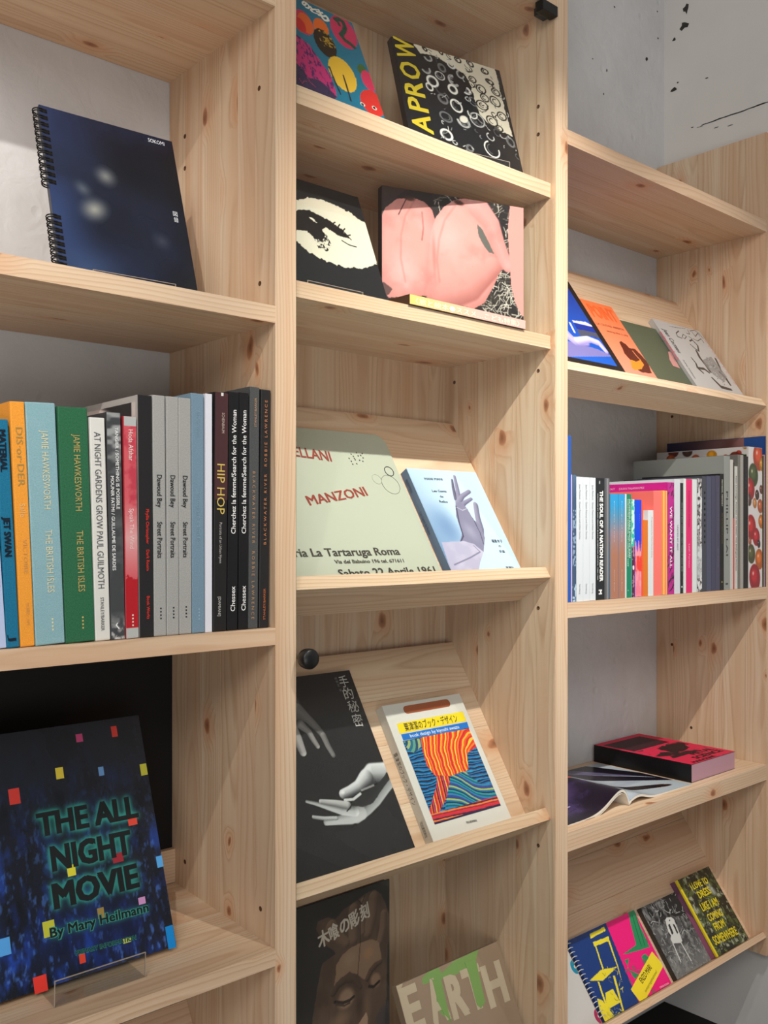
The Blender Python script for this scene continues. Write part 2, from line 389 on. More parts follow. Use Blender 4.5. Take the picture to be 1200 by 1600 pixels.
# ------------------------------------------------------------ books
META = {}
def book(M, W, H, T, label, name='book', cover=(240, 240, 240), spine=None, hard=False, group=None, corner=0, cat='book', coverm=None, pages=None, lean=False):
    """front cover in local xy (z = 0 outwards), spine along x = 0; returns the thing"""
    b = empty(name, M, label, cat, group)
    y0 = T*M[2][2]/M[2][1]+.0006 if lean else 0      # a leaning book stands on its rear lower edge
    META[b.name] = {'y0': y0}
    t = .0022 if hard else .0005; rec = .003 if hard else .0006
    cm = coverm or mat('cover_%d_%d_%d' % tuple(cover), cover, .4, .4)
    V, F = box_data((0, y0, -t), (W, H, 0)); box_data((0, y0, -T), (W, H, -T+t), V, F); box_data((0, y0, -T+t), (t, H, -t), V, F)
    link('cover', mesh('cover', V, F), cm, b)
    box('pages', (t, y0+rec, -T+t), (W-rec, H-rec, -t), pages or PAGES, b)
    if spine is not None:
        box('spine', (-.0004, y0+.0004, -T+.0003), (0, H-.0004, -.0003), mat('cover_%d_%d_%d' % tuple(spine), spine, .45, .4), b)
    return b
def shelf_book(X, z, T, H, roll, D, label, rgb, side=None, hard=False, group=None, y=.008, material=None, name='book', dz=0):
    """book standing upright, spine towards the viewer: local x = thickness, y = up, z = out of the shelf"""
    M = frame((X, y, z+.0003), (math.cos(roll), 0, math.sin(roll)), (-math.sin(roll), 0, math.cos(roll)))
    b = empty(name, M, label, 'book', group); t = .0026 if hard else .0006; rec = .0035 if hard else .0012
    m1 = material or mat('cover_%d_%d_%d' % tuple(rgb), rgb, .42, .4)
    m2 = m1 if side is None else mat('cover_%d_%d_%d' % tuple(side), side, .42, .4)
    V = []; F = []
    box_data((0, 0, -D), (t, H, -t), V, F); box_data((T-t, 0, -D), (T, H, -t), V, F)
    link('cover', mesh('cover', V, F), m2, b)
    box('spine', (0, 0, -t), (T, H, 0), m1, b, bevel=min(.0012, t*.45))
    box('pages', (t, rec, -D+rec), (T-t, H-rec, -t), PAGES, b)
    META[b.name] = {'T': T, 'H': H}
    return b
def spine_text(b, s, v0, v1, h, rgb, name='title', bold=0, xc=.5, down=True, space=1.0):
    """lettering running down (or up) the spine between the heights v0 > v1 given as fractions"""
    T, H = META[b.name]['T'], META[b.name]['H']; x = T*xc
    if down: return text(b, s, (x-h*.5, H*v0), (x-h*.5, H*v1), h, rgb, name=name, bold=bold, space=space)
    return text(b, s, (x+h*.5, H*v1), (x+h*.5, H*v0), h, rgb, name=name, bold=bold, space=space)

# ------------------------------------------------------------ the room
def struct(name, a, b, m):
    o = box(name, (a[0], a[1], a[2]+ZC), (b[0], b[1], b[2]+ZC), m); tag(o, kind='structure'); return o
WY = .2965
floor = struct('floor', (-3.2, -3.6, -1.24-.1), (1.60, WY+.12, -1.24), FLOORM)
wall_back = struct('wall_back', (-3.2, WY, -1.24), (1.60, WY+.12, 1.76), WALL)
wall_right = struct('wall_right', (1.4470, -3.6, -1.24), (1.60, WY, 1.76), WALL2)
dark_mat = box('added_dark_mat', (.66, -.30, .0005), (1.446, WY-.001, .006), mat('added_mat_dark', (22, 19, 18), .7, .3)); tag(dark_mat, 'dark mat added to darken the floor under the right bay', 'mat')  # dark sheet added so the pale floor stays dark at this spot
ceiling = struct('ceiling', (-3.2, -3.6, 1.76), (1.60, WY+.12, 1.86), mat('ceiling_white', (205, 205, 203), .8, .2))
def chip(wall, cx, cy, cz, rx, rz, axis, seed):
    """broken-out plaster: a shallow ragged chip standing a hair off the wall face"""
    g = random.Random(seed); n = 9; pts = []
    for i in range(n):
        t = 2*math.pi*i/n; k = g.uniform(.45, 1.15); pts.append((rx*k*math.cos(t), rz*k*math.sin(t)))
    if axis == 'y': M = Matrix(((1, 0, 0, cx), (0, 0, -1, cy), (0, 1, 0, cz+ZC), (0, 0, 0, 1)))
    else: M = Matrix(((0, 0, -1, cx), (-1, 0, 0, cy), (0, 1, 0, cz+ZC), (0, 0, 0, 1)))
    return prism('plaster_chip', pts, -.0005, .0007, CHIP, wall, M)
for i, (x, z, a, b) in enumerate([(1.2237, 1.3007, 0.0029, 0.002), (1.3642, 1.2193, 0.0061, 0.0061), (1.4175, 1.2906, 0.0041, 0.0031), (1.1916, 1.1334, 0.0029, 0.0039), (1.4145, 1.3597, 0.0031, 0.0021), (1.1342, 1.1425, 0.0019, 0.0019), (1.1784, 1.0713, 0.0019, 0.0029)]):
    chip(wall_back, x, WY, z, a, b, 'y', 5+i)
for i, (y, z, a, b) in enumerate([(0.2326, 1.3517, 0.009, 0.0129), (0.238, 1.311, 0.0144, 0.0129), (0.2677, 1.2862, 0.0055, 0.005), (0.2677, 1.1559, 0.0146, 0.007), (0.2565, 1.1703, 0.0036, 0.002), (0.1751, 1.1524, 0.0053, 0.0019), (0.2144, 1.0401, 0.0072, 0.0015), (0.1751, 1.0372, 0.0177, 0.0015), (0.1453, 1.0372, 0.0246, 0.0019), (0.1111, 1.037, 0.026, 0.0014), (0.0842, 1.036, 0.0206, 0.0014), (0.0528, 1.0364, 0.0272, 0.0014), (0.027, 1.0369, 0.0236, 0.0019), (0.1111, 1.0116, 0.0087, 0.0014), (0.1471, 1.0184, 0.0088, 0.0014), (0.1928, 1.0348, 0.0089, 0.001)]):
    chip(wall_right, 1.4470, y, z, a, b, 'x', 25+i)

# ------------------------------------------------------------ the bookcase
case = empty('bookcase', Matrix.Translation((0, 0, 0)), 'pale knotty pine bookcase of three bays reaching along the wall', 'bookcase')
def board(name, o, X, Y, L, W, T, parent, n=None, long='x', gap=.00022):
    """glued pine board: core with proud staves. o corner, X grain direction, Y width direction, thickness along X x Y"""
    M = frame(o, X, Y)
    e = .0006
    core = box(name, (e, e, e), (L-e, W-e, T-e), GLUE, parent, M)
    n = n or max(1, round(W/.062)); g = random.Random(name+str(o)); cuts = [0]
    ws = [g.uniform(.8, 1.2) for _ in range(n)]; s = sum(ws); acc = 0
    for k in range(n):
        w = W*ws[k]/s; a = acc+(gap if k else 0); b = acc+w-(gap if k < n-1 else 0)
        V, F = box_data((-L/2, -(b-a)/2, -T/2), (L/2, (b-a)/2, T/2)); acc += w
        if g.random() < .5: rot = Matrix.Rotation(math.pi, 4, 'Z')
        else: rot = Matrix.Identity(4)
        link('stave', mesh('stave', V, F), PINE, core, Matrix.Translation((L/2, (a+b)/2, T/2)) @ rot)
    return core
XL, XM0, XM1, XR0, XR1, XE = 0.0, .0350, .6142, .6497, 1.4110, 1.4460
ZT = 1.30
# upright dividers: grain up, width into the case, thickness to the left
board('side_panel', (XM0, 0, -1.2395), (0, 0, 1), (0, 1, 0), ZT+1.2395, .296, .035, case, n=6)
board('side_panel', (XR0, 0, -1.2395), (0, 0, 1), (0, 1, 0), ZT+1.2395, .296, .0355, case, n=6)
board('side_panel', (XE, 0, -1.005), (0, 0, 1), (0, 1, 0), .950+1.005, .296, .035, case, n=5)
board('side_panel', (-1.50, 0, -1.2395), (0, 0, 1), (0, 1, 0), ZT+1.2395, .296, .035, case, n=5)
bp = box('back_panel', (XM0, .2812, -1.2395+ZC), (XM1, .2955, 1.18+ZC), GLUE, case)
g = random.Random(4); x = XM0
while x < XM1-.02:
    w = min(g.uniform(.055, .085), XM1-x)
    if XM1-x-w < .03: w = XM1-x
    V, F = box_data((-1.209, -w/2+.0002, -.0076), (1.21, w/2-.0002, .0076))
    link('stave', mesh('stave', V, F), PINE, bp, Matrix(((0, 1, 0, x+w/2), (0, 0, -1, .2880), (1, 0, 0, -.03+ZC), (0, 0, 0, 1)))); x += w
def shelf(x0, x1, ztop, t=.0235, y0=0, y1=.2955, n=5, tilt=0):
    c, s = math.cos(tilt), math.sin(tilt)
    return board('shelf', (x0, y0+t*s*0, ztop-t), (1, 0, 0), (0, c, s), x1-x0, (y1-y0), t, case, n=n)
ZL1, ZL2, ZL3 = .312, -.1313, -.5735
shelf(-1.465, XL, .748)
shelf(-1.465, XL, ZL1)
shelf(-1.465, XL, ZL2, n=4)
shelf(-1.465, XL, ZL3, tilt=math.radians(2.9), n=4)
ZM0, ZM1, ZM2, ZM5 = .974, .635, .3575, -1.0
shelf(XM0, XM1, ZM0, y0=.002, y1=.280)
shelf(XM0, XM1, ZM1, t=.026, y0=.0115, y1=.280)
shelf(XM0, XM1, ZM2, y0=.0115, y1=.280)
shelf(XM0, XM1, ZM5, y0=.0115, y1=.280)
ZR1, ZR3, ZR4 = .7395, -.1290, -.5505
shelf(XR0, XR1, ZR1, t=.0265)
shelf(XR0, XR1, ZR3, t=.028, n=4)
shelf(XR0, XR1, ZR4, t=.036, n=4)
def display(x0, x1, P0, ang, s, lipL, length, bt=.022, lt=.022, n=4):
    a = math.radians(ang); u = (0, math.cos(a), math.sin(a)); v = (0, math.sin(a), -math.cos(a))
    d = bpy.data.objects.new('display_shelf', bpy.data.meshes.new('display_shelf')); COL.objects.link(d); d.parent = case
    # ledger strip behind the slope carries the unit
    V, F = box_data((x0+.002, P0[0]+.372*u[1]*.55+(s+bt)*v[1], P0[1]+.372*u[2]*.55+(s+bt)*v[2]-.03+ZC), (x1-.002, P0[0]+.372*u[1]*.55+(s+bt)*v[1]+.02, P0[1]+.372*u[2]*.55+(s+bt)*v[2]-.005+ZC))
    d.data.from_pydata(V, [], F); d.data.materials.append(PINE)
    # sloping board staves (grain along x)
    g = random.Random(str(P0)+str(x0)); L = length-lt; ws = [g.uniform(.85, 1.2) for _ in range(n)]; t = sum(ws); acc = lt
    T = bt
    for k in range(n):
        w = L*ws[k]/t; V, F = box_data((-(x1-x0)/2, -w/2+.0002, -T/2), ((x1-x0)/2, w/2-.0002, T/2)); m = acc+w/2; acc += w
        oy = P0[0]+m*u[1]+(s+T/2)*v[1]; oz = P0[1]+m*u[2]+(s+T/2)*v[2]
        link('stave', mesh('stave', V, F), PINE, d, frame(((x0+x1)/2, oy, oz), (1, 0, 0), u))
    W = lipL; V, F = box_data((-(x1-x0)/2, -W/2, -lt/2), ((x1-x0)/2, W/2, lt/2))
    oy = P0[0]+lt/2*u[1]+W/2*v[1]; oz = P0[1]+lt/2*u[2]+W/2*v[2]
    link('front_lip', mesh('front_lip', V, F), PINE, d, frame(((x0+x1)/2, oy, oz), (1, 0, 0), v))
    return d
display(XM0+.0003, XM1-.0003, (.0109, -.0814), 58, .052, .086, .387)
display(XM0+.0003, XM1-.0003, (.0109, -.5214), 58, .052, .086, .387)
display(XR0+.0003, XR1-.0003, (0, .300), 56, .038, .068, .375)
display(XR0+.0003, XR1-.0003, (0, -.9603), 54, .038, .068, .40, lt=.0135)
display(-1.4647, XL-.0003, (0, -1.0204), 58, .052, .086, .372)
# low stops at the back of the two flat shelves
box('back_stop', (-1.46, .2775, ZL3+.0155+ZC), (-.0003, .2955, -.505+ZC), PINE, case)
box('back_stop', (XR0+.001, .277, ZR4+ZC), (.905, .2955, -.460+ZC), PINE, case)
box('black_panel', (-1.464, .2868, -.553+ZC), (-.0005, .2958, -.158+ZC), BLACKP, case)
# peg holes
def hole(x, y, z, r=.0029):
    V = [];  n = 12
    M = Matrix(((0, 0, -1, x), (-1, 0, 0, y), (0, 1, 0, z+ZC), (0, 0, 0, 1)))
    lathe('peg_hole', [(r*1.25, -.001), (r*1.25, .00025), (r, .0003), (r, .0002), (.0001, .00015)], HOLE, case, M, 14)
for y, z in [(0.0395, 0.6255), (0.2469, 0.6233), (0.2469, 0.573), (0.0379, 0.3503), (0.2469, -0.5182), (0.0363, -0.529)]: hole(0, y, z)
for y, z in [(0.0398, 0.7841), (0.0398, 0.733), (0.0398, 0.2976), (0.2546, 0.302), (0.0398, -0.1391), (0.0398, -0.5763)]: hole(XM1, y, z)
for y, z in [(0.2513, 0.2979), (0.2513, -0.288), (0.1969, -0.4935)]: hole(XR1, y, z)
# inset glass door with knob and hinge
door = box('glass_door', (XM0+.0016, .0012, -1.235+ZC), (XM1-.0012, .0062, .947+ZC), GLASS, case)
box('glass_edge', (XM0+.0010, .0012, -1.235+ZC), (XM0+.00135, .0062, .947+ZC), GEDGE, door)

lathe('knob', [(.006, .0), (.006, .006), (.0135, .009), (.0145, .014), (.0145, .021), (.0125, .0245), (.0001, .0245)], BLACKM, door,
      Matrix(((1, 0, 0, .0455), (0, 0, -1, .0012), (0, 1, 0, -.1765+ZC), (0, 0, 0, 1))))
hg = box('hinge', (.571, -.0065, .930+ZC), (XM1-.001, .0118, .9485+ZC), BLACKM, door, bevel=.0012)
box('hinge_plate', (.588, .0118, .936+ZC), (XM1-.0005, .028, .9495+ZC), BLACKM, hg)

# ------------------------------------------------------------ clear book stands
def stand(M, w, lip, label, back=.10, group=None):
    s = empty('acrylic_book_stand', M, label, 'book stand', group)
    t = .0018
    box('front_lip', (0, 0, 0), (w, lip, t), ACRYL, s)
    box('lip_edge', (0, lip, 0), (w, lip+.0006, t), AEDGE, s)
    box('lip_edge', (-.0006, 0, 0), (0, lip+.0006, t), AEDGE, s)
    box('lip_edge', (w, 0, 0), (w+.0006, lip+.0006, t), AEDGE, s)
    box('base_plate', (0, 0, -.085), (w, .0014, 0), ACRYL, s)
    box('back_rest', (w*.3, 0, -.087), (w*.7, back*.8, -.0855), ACRYL, s)
    return s
def upright(x, y, z, yaw=0, tilt=0):
    return frame((x, y, z+.0003), (math.cos(yaw), math.sin(yaw), 0), (0, -math.sin(tilt), math.cos(tilt)))

# ------------------------------------------------------------ display books: left bay
#@ left upper: spiral-bound sketch of night sky
M = (frame((-0.2770, 0.0600, 0.3138), (0.9986, -0.0534, 0.0000), (0.0174, 0.3251, 0.9455)), 0.1873, 0.2560)
b = book(M[0], M[1], M[2], .008, 'dark blue spiral-bound picture book with blurred pale spots, leaning on the upper left shelf', 'spiral_bound_book', (26, 32, 48), cat='book', lean=True)
c = Canvas(M[1], M[2], .0014, (40, 54, 92), 11)
n = c.fbm(.09); W, H = M[1], M[2]
k = np.clip((c.X/W*.9+(1-c.Y/H)*.25+(n-.5)*.9), 0, 1)
c.put(k, (19, 21, 29)); c.blob(W*.15, H*.30, W*.35, H*.35, .4, (58, 84, 140), 1, .55); c.blob(W*.2, H*.05, W*.4, H*.2, 0, (64, 90, 126), 1, .5)
c.blob(W*.62, H*.75, W*.33, H*.24, -.4, (15, 17, 25), 1, .8); c.blob(W*.35, H*.33, W*.42, H*.32, -.6, (16, 19, 30), 1, .75)
c.blob(W*.418, H*.654, W*.115, H*.085, -.9, (138, 140, 134), 1.2, .85); c.blob(W*.299, H*.433, W*.125, H*.115, -.9, (156, 157, 146), 1.2, .95)
c.blob(W*.235, H*.545, W*.10, H*.06, -.9, (100, 108, 112), 1.2, .7); c.blob(W*.778, H*.324, W*.10, H*.07, -.4, (62, 67, 80), 1.2, .8)
c.mesh(b)
text(b, 'SOKOMI', (W*.80, H*.955), (W*.93, H*.955), .0065, (225, 228, 232), bold=.0)
text(b, '図', (W*.905, H*.505), (W*.940, H*.505), .0075, (215, 218, 222), bold=0, name='small_print'); text(b, '録', (W*.905, H*.467), (W*.940, H*.467), .0075, (215, 218, 222), bold=0, name='small_print')
def wire(b, x, v, R, n=14, r=.0008, th=.008):
    pts = [(x+.006-.0001, v, .0006)]+[(x-R*.25+R*1.0*math.cos(t), v+.0012*math.sin(t), -th/2+(th/2+.0012)*math.sin(t)*(1 if math.sin(t) > 0 else .9)) for t in [math.pi*(.30+1.4*i/(n-1)) for i in range(n)]]+[(x+.004, v, -th+.0002)]
    return pts
for i in range(20):
    v = H*(.972-.0425*i) if i < 11 else H*(.345-.0385*(i-11))
    if i == 0: w0 = tube('wire_loop', wire(b, .003, 0, .0085), .0009, BLACKM, b); me0 = w0.data; w0.location = (0, v, 0)
    else: w = link('wire_loop', me0, None, b); w.location = (0, v, 0)
    w = link('wire_loop', me0, None, b); w.location = (0, v-.0034, 0)
    box('punched_slot', (.0012, v-.0042, .0003), (.0095, v+.0016, .0008), BLACKM, b)
stand(upright(-.245, .040, ZL1, -.05), .11, .012, 'low clear acrylic stand under the dark blue spiral-bound book')

#@ left lower: dark picture cover with coloured paper squares
M = (frame((-0.3905, 0.0740, -0.5662), (1.0000, 0.0000, 0.0000), (0.0000, 0.3469, 0.9379)), 0.2800, 0.3220); W, H = M[1], M[2]
b = book(M[0], W, H, .012, 'large dark paperback with coloured squares and teal glowing title, leaning on the lower left shelf', 'book', (20, 24, 40), lean=True)
c = Canvas(W, H, .0013, (25, 28, 38), 21); n1 = c.fbm(.03, .35, 5); n2 = c.fbm(.05, .5, 5, 77)
low = np.clip(1.25-c.Y/H*1.5, 0, 1)
c.put(np.clip((n1-.50)*5, 0, 1)*np.clip(low+.15, 0, 1)*.8, (28, 46, 110)); c.put(np.clip((n2-.56)*8, 0, 1)*low, (36, 72, 168))
c.put(np.clip((c.fbm(.012, .4, 4, 9)-.60)*9, 0, 1)*low*.8, (70, 112, 190)); c.put(np.clip((.42-n2)*7, 0, 1)*.8, (16, 17, 22))
c.put(np.clip(c.Y/H*1.9-1.15, 0, 1)*.75, (34, 35, 38))
c.blob(W*.12, H*.25, W*.12, H*.25, .1, (34, 70, 170), 1, .7); c.blob(W*.6, H*.17, W*.5, H*.2, 0, (20, 40, 104), 1, .5)
#
TT = (('THE ALL', *[(0.1151, 0.1843), (0.2563, 0.1827)], 0.0297), ('NIGHT', *[(0.1271, 0.1385), (0.2392, 0.1372)], 0.0313), ('MOVIE', *[(0.1232, 0.0927), (0.2418, 0.0925)], 0.0309))
gm = np.zeros(c.X.shape)
for s, p0, p1, h in TT: gm = np.maximum(gm, c.textmask(s, p0, p1, h, .05))
glow = np.clip(c.blur(gm, 2)*2.4, 0, 1); halo = np.clip(c.blur(gm, 5)*1.3, 0, 1); c.put(halo*.55, (26, 92, 96)); c.put(glow*.75, (52, 150, 136))
gm = c.textmask('By Mary Heilmann', *[(0.1138, 0.0599), (0.2487, 0.0579)], 0.012, .03); c.put(np.clip(c.blur(gm, 2)*1.6, 0, 1)*.85, (50, 140, 128))
c.mesh(b)
def sq(x, y, w, h, col):
    x *= W; y *= H
    prism('colour_square', [(x-w/2, y-h/2), (x+w/2, y-h/2), (x+w/2, y+h/2), (x-w/2, y+h/2)], .0003, .0005, ink(col, .3), b)
for x, y, w, h, col in ((.672, .938, .0095, .011, (178, 68, 112)), (.856, .943, .0085, .015, (196, 62, 54)), (.551, .806, .0105, .015, (206, 186, 62)), (.757, .784, .0075, .012, (96, 138, 186)), (.98, .759, .010, .016, (186, 184, 62)),
        (.328, .746, .014, .020, (200, 60, 52)), (.878, .551, .013, .0095, (206, 70, 54)), (.775, .42, .015, .012, (150, 44, 54)), (.543, .415, .011, .014, (212, 206, 58)), (.985, .363, .009, .015, (84, 160, 220)),
        (.862, .228, .010, .009, (196, 142, 190)), (.653, .225, .009, .013, (150, 128, 70)), (.406, .221, .015, .019, (190, 190, 60)), (.758, .094, .011, .006, (190, 190, 66)), (.978, .055, .0115, .029, (20, 132, 206)),
        (.537, .079, .008, .0115, (220, 70, 50)), (.338, .035, .0165, .019, (226, 60, 50)), (.203, .202, .016, .020, (84, 160, 226))):
    sq(x, y, w, h, col)
for s, p0, p1, h in TT: text(b, s, p0, p1, h, (18, 24, 26), z=.0008, bold=.048)
for s, p0, p1, h, bo in (('By Mary Heilmann', *[(0.1138, 0.0599), (0.2487, 0.0579)], 0.012, .022), ('PRIMARY INFORMATION', *[(0.1424, 0.0313), (0.2255, 0.0282)], 0.0056, .012)):
    text(b, s, (p0[0]-.0003, p0[1]-.0003), (p1[0]+.0003, p1[1]-.0003), h*1.06, (52, 138, 126), z=.0006, bold=bo+.05, name='subtitle_glow'); text(b, s, p0, p1, h, (16, 20, 22), z=.0008, bold=bo, name='subtitle')
stand(upright(-0.2938, .0405, ZL3+.0024, 0, math.radians(2.9)), .118, .032, 'clear acrylic stand holding the large dark book on the lower left shelf', .05)

#@ left bottom: pale booklet on the slope under the lower shelf
a_ = math.radians(58); u_ = (0, math.cos(a_), math.sin(a_)); v_ = (0, math.sin(a_), -math.cos(a_))
def on_slope(x, P0, ang, s, a0, th, rot=0):
    a = math.radians(ang); u = Vector((0, math.cos(a), math.sin(a))); v = Vector((0, math.sin(a), -math.cos(a))); x_ = Vector((1, 0, 0))
    o = Vector((x, P0[0], P0[1]))+a0*u+(s-th)*v
    return frame(o, x_*math.cos(rot)+u*math.sin(rot), u*math.cos(rot)-x_*math.sin(rot))
book(on_slope(-.260, (0, -1.0204), 58, .0515, .024, .005), .2175, .318, .005, 'white booklet on the slope below the lower left shelf', 'booklet', (222, 218, 210))

# ------------------------------------------------------------ display books: middle bay
M = (frame((0.0470, 0.0500, 0.6356), (1.0000, 0.0000, 0.0000), (0.0000, 0.4067, 0.9135)), 0.2106, 0.2385); W, H = M[1], M[2]
b = book(M[0], W, H, .006, 'teal children\'s book with yellow and pink ovals on the top shelf behind glass', 'book', (18, 108, 138), lean=True)
c = Canvas(W, H, .0014, (14, 112, 142), 31)
#
c.put(np.clip((c.fbm(.05)-.5)*2, 0, 1)*.4, (22, 88, 132))
c.poly([(0.0556, 0.1513), (0.0708, 0.1464), (0.0899, 0.1346), (0.1034, 0.1082), (0.1152, 0.0797), (0.1163, 0.0399), (0.0639, 0.0032), (0.0204, 0.031)], (192, 44, 112), .002)
c.put(c.mask([(0.0556, 0.1513), (0.0708, 0.1464), (0.0899, 0.1346), (0.1034, 0.1082), (0.1152, 0.0797), (0.1163, 0.0399), (0.0639, 0.0032), (0.0204, 0.031)])*np.clip((c.fbm(.008, .4, 4, 5)-.54)*12, 0, 1), (84, 34, 96))
c.poly([(0.0372, 0.0885), (0.0534, 0.077), (0.0656, 0.0589), (0.0888, 0.0616), (0.1163, 0.0399), (0.0639, 0.0032), (0.0204, 0.031)], (52, 40, 78), .003)
c.lines(14, .0, W*.6, 0, H*.2, .02, .0005, [(180, 48, 90), (30, 24, 50)], 3)
c.poly([(0.102, 0.1619), (0.0963, 0.158), (0.0904, 0.1567), (0.0848, 0.158), (0.0801, 0.1619), (0.0766, 0.1679), (0.0748, 0.1754), (0.0748, 0.1838), (0.0767, 0.1922), (0.0801, 0.1999), (0.0849, 0.2061), (0.0906, 0.2101), (0.0965, 0.2116), (0.1022, 0.2104), (0.1071, 0.2065), (0.1106, 0.2004), (0.1124, 0.1927), (0.1123, 0.1841), (0.1104, 0.1756), (0.1068, 0.1679)], (206, 44, 84)); c.poly([(0.1051, 0.1651), (0.1005, 0.162), (0.0957, 0.161), (0.0911, 0.1622), (0.0872, 0.1656), (0.0843, 0.1706), (0.0828, 0.1769), (0.0827, 0.1839), (0.0841, 0.1909), (0.0869, 0.1972), (0.0908, 0.2022), (0.0954, 0.2055), (0.1002, 0.2065), (0.1049, 0.2054), (0.1089, 0.2021), (0.1118, 0.1969), (0.1134, 0.1905), (0.1134, 0.1834), (0.1119, 0.1763), (0.109, 0.17)], (226, 96, 40)); c.poly([(0.089, 0.1597), (0.0857, 0.1576), (0.0824, 0.1571), (0.0793, 0.1582), (0.0767, 0.1607), (0.0748, 0.1645), (0.074, 0.1692), (0.0741, 0.1743), (0.0753, 0.1794), (0.0774, 0.1839), (0.0802, 0.1874), (0.0835, 0.1896), (0.0868, 0.1902), (0.09, 0.1892), (0.0926, 0.1866), (0.0945, 0.1827), (0.0954, 0.178), (0.0952, 0.1728), (0.0939, 0.1677), (0.0918, 0.1632)], (206, 38, 44)); c.poly([(0.1366, 0.1717), (0.1317, 0.1683), (0.1266, 0.1669), (0.1219, 0.1677), (0.118, 0.1705), (0.1153, 0.1751), (0.1139, 0.1811), (0.1142, 0.1878), (0.1159, 0.1947), (0.1191, 0.201), (0.1233, 0.2062), (0.1282, 0.2097), (0.1333, 0.2112), (0.1381, 0.2105), (0.1421, 0.2077), (0.1449, 0.203), (0.1462, 0.1969), (0.146, 0.1901), (0.1441, 0.1831), (0.1409, 0.1768)], (226, 104, 38))
m = c.mask([(0.1393, 0.1305), (0.1328, 0.1263), (0.1259, 0.1249), (0.1192, 0.1265), (0.1133, 0.1309), (0.1089, 0.1377), (0.1062, 0.1462), (0.1057, 0.1556), (0.1073, 0.1651), (0.1108, 0.1737), (0.1161, 0.1806), (0.1225, 0.185), (0.1295, 0.1866), (0.1364, 0.1852), (0.1424, 0.1808), (0.147, 0.1738), (0.1496, 0.1651), (0.1501, 0.1555), (0.1484, 0.1459), (0.1447, 0.1373)]); c.put(m, (34, 26, 20)); c.put(m*np.clip((c.fbm(.004, 1, 3, 8)-.5)*14, 0, 1)*(c.mask([(0.1433, 0.1475), (0.1385, 0.1443), (0.1333, 0.1432), (0.1283, 0.1444), (0.1239, 0.1477), (0.1206, 0.1528), (0.1186, 0.1592), (0.1182, 0.1662), (0.1194, 0.1733), (0.122, 0.1797), (0.1259, 0.1848), (0.1307, 0.1881), (0.1359, 0.1893), (0.141, 0.1882), (0.1455, 0.1849), (0.1489, 0.1797), (0.1509, 0.1732), (0.1513, 0.1661), (0.15, 0.1589), (0.1473, 0.1525)])), (176, 140, 44))
c.poly([(0.1581, 0.0679), (0.1497, 0.0626), (0.1409, 0.0608), (0.1325, 0.0626), (0.1252, 0.0678), (0.1198, 0.0758), (0.1167, 0.086), (0.1163, 0.0974), (0.1186, 0.1089), (0.1234, 0.1194), (0.1303, 0.1278), (0.1386, 0.1335), (0.1476, 0.1356), (0.1562, 0.1341), (0.1638, 0.1289), (0.1694, 0.1206), (0.1725, 0.1101), (0.1728, 0.0984), (0.1703, 0.0867), (0.1652, 0.0762)], (228, 182, 52)); c.poly([(0.1954, 0.1751), (0.1871, 0.1695), (0.1784, 0.1674), (0.17, 0.1688), (0.1629, 0.1737), (0.1576, 0.1815), (0.1546, 0.1916), (0.1542, 0.2029), (0.1565, 0.2145), (0.1613, 0.2251), (0.1681, 0.2338), (0.1764, 0.2398), (0.1852, 0.2423), (0.1938, 0.241), (0.2012, 0.2362), (0.2067, 0.2281), (0.2097, 0.2178), (0.21, 0.2061), (0.2074, 0.1943), (0.2024, 0.1837)], (200, 48, 92))
for q in ([(0.1713, 0.2278), (0.1816, 0.2328), (0.1885, 0.2309), (0.1893, 0.2184), (0.1828, 0.2063), (0.1726, 0.1938)], [(0.1726, 0.1938), (0.1783, 0.185), (0.1875, 0.1828), (0.1946, 0.1779)]): c.line(q, .0042, (28, 72, 58))
c.line([(0.1728, 0.2286), (0.1766, 0.2214), (0.1772, 0.2178)], .0030, (28, 72, 58))
for q in ([(0.1192, 0.1029), (0.1206, 0.0819), (0.1243, 0.0502)], [(0.1452, 0.0959), (0.1447, 0.0727), (0.1433, 0.0435)]): c.line(q, .0016, (24, 28, 40))
c.poly([(0.1984, 0.1225), (0.1953, 0.1202), (0.1921, 0.119), (0.1892, 0.1189), (0.1868, 0.1199), (0.1852, 0.1219), (0.1845, 0.1248), (0.1848, 0.1282), (0.1861, 0.1318), (0.1882, 0.1354), (0.191, 0.1384), (0.1941, 0.1407), (0.1974, 0.142), (0.2003, 0.1421), (0.2027, 0.1411), (0.2043, 0.1391), (0.205, 0.1362), (0.2047, 0.1327), (0.2034, 0.129), (0.2012, 0.1255)], (58, 98, 44)); c.poly([(0.2081, 0.0896), (0.2035, 0.087), (0.1988, 0.0865), (0.1944, 0.0882), (0.1908, 0.0919), (0.1883, 0.0972), (0.1872, 0.1036), (0.1875, 0.1105), (0.1892, 0.1173), (0.1923, 0.1232), (0.1963, 0.1278), (0.2009, 0.1304), (0.2057, 0.131), (0.2101, 0.1294), (0.2138, 0.1257), (0.2164, 0.1203), (0.2175, 0.1137), (0.2171, 0.1067), (0.2153, 0.0999), (0.2122, 0.094)], (206, 48, 88)); c.poly([(0.2082, 0.0389), (0.2004, 0.0334), (0.192, 0.0303), (0.1838, 0.0299), (0.1765, 0.0323), (0.1709, 0.0372), (0.1675, 0.0442), (0.1666, 0.0525), (0.1683, 0.0614), (0.1724, 0.0701), (0.1786, 0.0777), (0.1863, 0.0834), (0.1948, 0.0868), (0.2032, 0.0873), (0.2107, 0.085), (0.2165, 0.08), (0.22, 0.0729), (0.2208, 0.0643), (0.219, 0.0552), (0.2146, 0.0464)], (206, 44, 40))
